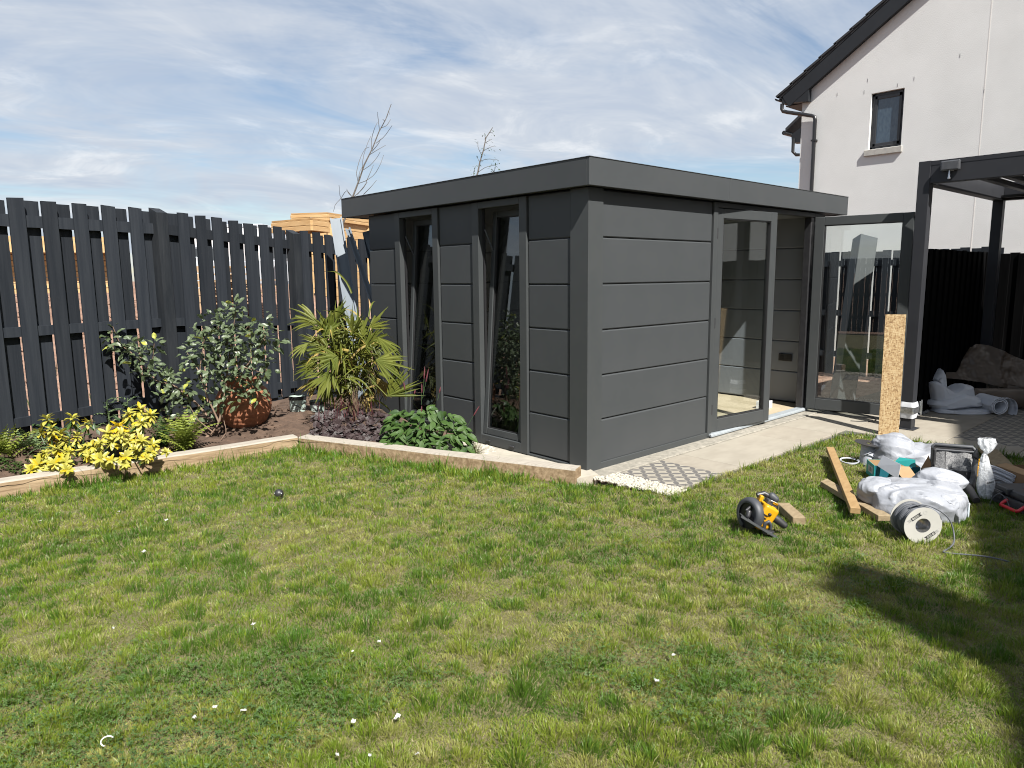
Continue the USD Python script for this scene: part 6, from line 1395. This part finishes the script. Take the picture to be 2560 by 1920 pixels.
# tall boxed panel leaning behind the open door
pA, pB = at(2163, 596, 8.7), at(2110, 880, 8.2); d = unit(pA - np.array([pB[0], pB[1], .02])); p0 = np.array([pB[0], pB[1], .02])
s = unit(np.cross(d, CAM - p0)); n_ = np.cross(s, d); M_ = np.stack([s, d, n_], 1); t = thing("boxed_panel", "tall grey boxed metal section leaning behind the open glazed door", "metal section", p0)
obj("section", MB().b2(np.array([-.11, 0, -.09]), np.array([.11, np.linalg.norm(pA - p0), .09]), .004).xf(M_ @ rotz(0) @ np.array([[math.cos(.5), 0, math.sin(.5)], [0, 1, 0], [-math.sin(.5), 0, math.cos(.5)]]), p0), "anthracite", t, world=True)
# --- packaging under the pergola
def ZC(X, Y, d): return at(2240 + X / 5.925, 840 + Y / 5.925, d)
fo = np.array([5.0, -1.22, .014]); dref = float((fo - CAM) @ fw); sc_ = 5.925 * 1775 / dref; o0 = fo
def loc(X, Y, X0=760, Y0=1110): return ((X - X0) / sc_, (Y0 - Y) / sc_)
t = thing("foam_packaging", "heap of folded white foam sheet packaging beside the pergola post", "packaging", fo, RZ)
def pillow(poly, y0, dep, thin=.0):
    p = Polygon([loc(*q) for q in poly]).buffer(.012).buffer(-.012); p = np.array(p.simplify(.002).exterior.segmentize(.02).coords)[:-1]; c = p.mean(0); n = 9; G = []
    for u in np.linspace(-1, 1, n):
        s_ = (1 - abs(u) ** 2.6) ** .5 * .35 + .65 if abs(u) < 1 else .62
        q = (p - c) * s_ + c; wob2 = (meshkit.noise(np.stack([q[:, 0] * 9, q[:, 1] * 9, np.full(len(q), u * 2.)], -1), 3) - .5) * .02
        G.append(np.stack([q[:, 0], np.full(len(q), y0 + u * dep / 2) + wob2, np.maximum(q[:, 1] + wob2, .004)], 1))
    G = np.array(G); G = np.concatenate([G, G[:, :1]], 1); mb = MB().grid(G[..., 0], G[..., 1], G[..., 2])
    for g in (G[0], G[-1]): mb.add(np.vstack([g[:-1], g[:-1].mean(0)]), [[i, (i + 1) % (len(g) - 1), len(g) - 1] for i in range(len(g) - 1)])
    return mb
for y0_, dep, poly in ((-.02, .34, [(450, 1100), (480, 1040), (700, 1060), (1000, 1045), (1230, 1060), (1265, 1110), (1100, 1130), (850, 1120), (560, 1112)]), (.02, .30, [(405, 1000), (440, 950), (850, 830), (1060, 880), (1095, 920), (1150, 1010), (900, 1040), (480, 1070)]),
                       (.06, .26, [(480, 950), (420, 690), (470, 660), (560, 830), (760, 790), (900, 710), (1030, 740), (1060, 890), (900, 900), (700, 920)]), (.10, .16, [(560, 560), (590, 480), (640, 560), (670, 720), (660, 860), (590, 870), (510, 640)]), (.00, .10, [(500, 640), (545, 610), (600, 800), (620, 900), (540, 880)]), (.03, .32, [(860, 900), (1080, 890), (1090, 930), (1000, 960), (870, 960)])):
    obj("folded_sheet", pillow(poly, y0_, dep), "foam_white", t, smooth=70)
rc = np.array([5.17, -1.56, .014]); t = thing("foam_roll", "roll of white foam sheet lying in front of the brown wrapping", "foam roll", rc, RZ)
a = np.linspace(0, 2 * math.pi * 2.3, 90); r = .062 + .042 * a / a[-1]; th_ = .009
xo, zo = r * np.cos(a + 1.2), r * np.sin(a + 1.2) + .104
for k in range(len(a)): zo[k] = max(zo[k], .004)
nx, nz = np.cos(a + 1.2), np.sin(a + 1.2); secs = []
for y in (-.12, .20): secs.append(np.stack([xo, np.full_like(a, y), zo], 1)); 
secs2 = [s_ - np.stack([nx, 0 * nx, nz], 1) * th_ for s_ in secs]; G = np.array([secs[0], secs[1], secs2[1], secs2[0], secs[0]])
obj("roll", MB().grid(G[..., 0], G[..., 1], G[..., 2]), "foam_white", t, smooth=60)
for x0_, w_ in ((.09, .05), (.13, .05)):
    P = spline([(x0_ - .03, -.08, .19), (x0_ + .03, -.085, .165), (x0_ + .06, -.09, .09), (x0_ + .04, -.11, .01)], 14); G = np.array([[p + np.array([b_ * .3 * w_ + .0, b_ * w_ * 2, 0]) for b_ in np.linspace(-.5, .5, 4)] for p in P]); G2 = G + [.006, 0, .004]
    obj("loose_flap", MB().grid(G[..., 0], G[..., 1], G[..., 2]).grid(G2[..., 0], G2[..., 1], G2[..., 2]), "foam_white", t, smooth=True)
cw = np.array([5.55, -1.45, .014]); t = thing("brown_wrapping", "large brown wrapped cardboard sheet slumped against the black screen", "cardboard", cw, RZ)
dref2 = float((cw - CAM) @ fw); sc2 = 5.925 * 1775 / dref2; c_px = P0 = None
dd = cw - CAM; cX, cY = (1280 + 1775 * (dd @ rt) / (dd @ fw) - 2240) * 5.925, (960 - 1775 * (dd @ up) / (dd @ fw) - 840) * 5.925
poly = [(1060, 600), (1120, 520), (1300, 232), (1345, 228), (1430, 190), (1650, 215), (1896, 330), (2250, 480), (2300, 880), (1896, 870), (1560, 785), (1400, 745), (1100, 700), (860, 680), (800, 650), (900, 600)]
p = Polygon([((x - cX) / sc2, (cY - y) / sc2) for x, y in poly]); v2, f2 = trimesh.creation.triangulate_polygon(p, engine="earcut"); v3, f3 = trimesh.remesh.subdivide_to_size(np.c_[v2[:, 0], 0 * v2[:, 0], v2[:, 1]], f2, .03)
def wrp(v): h = v[:, 2]; nz_ = meshkit.fbm(np.stack([v[:, 0] * 6 + 3, v[:, 2] * 6, 0 * h], -1), 4, 9) - .5; rd = 1 - np.abs(2 * meshkit.noise(np.stack([v[:, 0] * 5 - v[:, 2] * 2, v[:, 2] * 2, 0 * h], -1), 3) - 1); return np.stack([v[:, 0], .10 + h * .45 + nz_ * .10 - rd ** 3 * .03, v[:, 2] + .02], 1)
va = wrp(v3); obj("sheet", MB().add(va, f3).add(va + [0, .012, .002], f3), "card_wrap", t, smooth=True)
a0, a1 = ((1060 - cX) / sc2, (cY - 800) / sc2), ((2300 - cX) / sc2, (cY - 1010) / sc2)
nn2 = 24; G = []
for u in np.linspace(0, 1, nn2):
    c2 = np.array([a0[0] + (a1[0] - a0[0]) * u, -.02 - .1 * u, .13]); ang = np.linspace(0, 2 * np.pi, 25); rr_ = .115 * (1 + .10 * (meshkit.noise(np.stack([np.cos(ang) * 2, np.sin(ang) * 2, np.full(25, u * 8)], -1), 5) - .5)) * (1 if .03 < u else .8)
    G.append(np.stack([np.full(25, c2[0]), c2[1] + np.cos(ang) * rr_, np.maximum(c2[2] + np.sin(ang) * rr_, .004)], 1))
G = np.array(G); mb = MB().grid(G[..., 0], G[..., 1], G[..., 2]); mb.add(np.vstack([G[0][:-1], G[0].mean(0)]), [[i, (i + 1) % 24, 24] for i in range(24)]); obj("rolled_sheet", mb, "card_wrap", t, smooth=60)
# black flex trailing under the door
cpf = [np.array([3.95, -.25, .03]), np.array([4.0, -.6, .03]), np.array([3.85, -.8, .02]), np.array([3.7, -.75, .02]), np.array([3.62, -.62, .02])]; single("black_flex", MB().tube(spline(cpf, 30), .004, 6), "rubber_black", "thin black flex trailing on the paving under the open door", "cable", smooth=60)
# ================================================================== GRASS
def inside(poly, x, y): return shapely.contains_xy(poly, x, y)
lawn_in = lawn_poly.buffer(.03)
def in_view(x, y, margin=.12):
    d = np.stack([x - CAM[0], y - CAM[1], np.full_like(x, -CAM[2])], -1); t = d @ fw; u = (d @ rt) / t; w = (d @ up) / t
    return (t > .4) & (np.abs(u) < .7211 + margin) & (w > -.541 - margin), t
def scatter(n, dens_pow):
    out = []
    while sum(len(o[0]) for o in out) < n:
        # sample in camera fan: depth density falls with distance
        t = 1.55 + (8.6 - 1.55) * rng.random(60000) ** 1.55; u = rng.uniform(-.86, .86, 60000)
        x = CAM[0] + BACK[0] * t + RIGHT[0] * u * t; y = CAM[1] + BACK[1] * t + RIGHT[1] * u * t
        ok = inside(lawn_in, x, y); ok &= rng.random(60000) < np.clip((t / 3.2) ** dens_pow, 0, 1)
        out.append((x[ok], y[ok], t[ok]))
    x, y, t = (np.concatenate([o[i] for o in out])[:n] for i in range(3)); return x, y, t
def nz(x, y, s, seed): return meshkit.fbm(np.stack([x * s, y * s, np.zeros_like(x)], -1), 3, seed)
from scipy.spatial import cKDTree
edge_line = shapely.LineString([SL0[:2], SL1[:2], SL2[:2]]); path_line = shapely.LineString([(.05, -.84), (.62, -.80), (2.92, -.86), (3.10, -1.0), (3.10, -5)])
# the turf grows in tufts: each blade leans away from the middle of its tuft
lx0, ly0, lx1, ly1 = -6.2, -3.6, 3.2, 3.0
tn = 7200; tc2 = np.c_[rng.uniform(lx0, lx1, tn), rng.uniform(ly0, ly1, tn)]; tree_ = cKDTree(tc2); trnd = rng.random(tn); ttone = .50 * rng.random(tn) + .50 * np.clip((nz(tc2[:, 0], tc2[:, 1], 1.3, 4) - .25) / .5, 0, 1) * .6 + .5 * .4 * np.clip((nz(tc2[:, 0], tc2[:, 1], 4.0, 14) - .25) / .5, 0, 1)
def blades(n, lscale, wscale, lean, name, m, label, sel=None, seg=2, dp=-.35, tone=None, flat=False):
    x, y, t = scatter(n, dp)
    pts = shapely.points(x, y); de = shapely.distance(pts, edge_line); dpth = shapely.distance(pts, path_line)
    dd_, ti = tree_.query(np.c_[x, y]); tuft = trnd[ti]; tn_ = ttone[ti]
    k = np.ones(len(x), bool)
    if tone is not None: q = tn_ + rng.normal(0, .07, len(x)); k &= (q >= tone[0]) & (q < tone[1])
    if sel is not None: k &= sel(x, y, tuft, tn_, de)
    x, y, t, de, dpth, tuft, dd_, ti = (q[k] for q in (x, y, t, de, dpth, tuft, dd_, ti)); n = len(x)
    ln = lscale * (.55 + .95 * tuft) * rng.uniform(.55, 1.3, n) * (1.15 - np.clip(dd_ / .11, 0, .5))
    ln *= 1 + .9 * np.exp(-(de / .22) ** 2) * (nz(x, y, 2.2, 8) > .42) + .5 * np.exp(-(dpth / .12) ** 2)
    w = wscale * rng.uniform(.7, 1.3, n) * np.clip(t / 3.4, .85, 1.7)
    az = np.arctan2(y - tc2[ti, 1], x - tc2[ti, 0]) + rng.normal(0, .75 if not flat else 3, n); dx, dy = np.cos(az), np.sin(az); le = np.clip(lean + 4.2 * dd_ + rng.normal(0, .28, n), .05, 1.45)
    sa = rng.uniform(0, 2 * np.pi, n); sx, sy = np.cos(sa), np.sin(sa)
    pos = np.stack([x, y, np.full(n, -.004) + rng.uniform(0, .006, n)], -1); ang = le * .5
    rows = [pos]; cur = pos
    for s in range(seg):
        a_ = ang + le * .75 * (s / max(seg - 1, 1)); step = ln / seg
        cur = cur + np.stack([dx * np.sin(a_) * step, dy * np.sin(a_) * step, np.maximum(np.cos(a_) * step, -.2 * step)], -1); rows.append(cur)
    S = np.stack([sx, sy, 0 * sx], -1); ww = [1.0, .85, .5][:seg]
    V = np.zeros((n, 2 * seg + 1, 3))
    for s in range(seg): V[:, 2 * s] = rows[s] - S * (w * ww[s] / 2)[:, None]; V[:, 2 * s + 1] = rows[s] + S * (w * ww[s] / 2)[:, None]
    V[:, 2 * seg] = rows[seg]; V[:, :, 2] = np.maximum(V[:, :, 2], .001)
    f = []
    for s in range(seg - 1): f += [[2 * s, 2 * s + 1, 2 * s + 3], [2 * s, 2 * s + 3, 2 * s + 2]]
    f.append([2 * seg - 2, 2 * seg - 1, 2 * seg]); f = np.array(f)
    F = (f[None] + (np.arange(n) * (2 * seg + 1))[:, None, None]).reshape(-1, 3)
    obj(name, (V.reshape(-1, 3), F), m, label=label, cat="grass", kind="stuff")
NB = 500000
blades(NB, .037, .0031, .35, "grass", "grass_blade", "fresh green lawn grass growing in uneven tufts", tone=(.36, .62))
blades(NB, .043, .0031, .30, "dark_grass", "grass_blade_dark", "darker green taller tufts scattered through the lawn", tone=(-1, .36))
blades(NB, .028, .0030, .50, "pale_grass", "grass_blade_pale", "pale yellowish worn grass between the greener tufts", tone=(.62, 2))
blades(70000, .022, .0032, 1.2, "thatch", "straw", "short dry thatch lying flat at the foot of the grass", seg=1, flat=True, sel=lambda x, y, tu, tn_, de: (tn_ > .42) & (de > .2))
blades(150000, .062, .0034, .35, "long_grass", "long_grass_blade", "longer greener grass left uncut along the timber sleepers", sel=lambda x, y, tu, tn_, de: (de < .55) & (rng.random(len(x)) < np.exp(-(de / .26) ** 2)) & (nz(x, y, 1.7, 8) > .36))
blades(42000, .046, .0024, .9, "dry_grass", "straw", "pale dry grass stalks lying through the lawn", sel=lambda x, y, tu, tn_, de: (tu + .3 * rng.random(len(x)) > .5) & (de > .3))
# clover in the near left of the lawn
n = 60000; x, y, t = scatter(n, -.6)
d = np.stack([x - CAM[0], y - CAM[1], np.full_like(x, -CAM[2])], -1); tt_ = d @ fw; px = 1280 + 1775 * (d @ rt) / tt_; py = 960 - 1775 * (d @ up) / tt_
c1 = np.exp(-((x + 3.05) ** 2 / .9 + (y + 1.35) ** 2 / .5)); msk = nz(x, y, 1.6, 31) - .68 + .36 * np.exp(-((px - 350) / 560) ** 2 - ((py - 1840) / 240) ** 2)
k = msk > .02 * rng.normal(size=len(x)); x, y = x[k][:22000], y[k][:22000]; n = len(x)
V, F = [], []; r = rng.uniform(.0045, .0085, n); z = rng.uniform(.020, .042, n); a0 = rng.uniform(0, 6.28, n); tx, ty = rng.normal(0, .25, n), rng.normal(0, .25, n)
allV = []; 
for lf in range(3):
    a = a0 + lf * 2.094; ring = []
    for da, q in ((0, 0), (-.55, .75), (-.28, 1.05), (.28, 1.05), (.55, .75)):
        xx3 = np.cos(a + da) * r * q; yy3 = np.sin(a + da) * r * q; ring.append(np.stack([x + xx3, y + yy3, z + xx3 * tx + yy3 * ty], -1))
    allV.append(np.stack(ring, 1))
V = np.concatenate(allV, 0); f = np.array([[0, 1, 2], [0, 2, 3], [0, 3, 4]]); F = (f[None] + (np.arange(len(V)) * 5)[:, None, None]).reshape(-1, 3)
obj("clover", (V.reshape(-1, 3), F), "clover_leaf", label="patch of dark green clover in the near left of the lawn", cat="clover", kind="stuff")
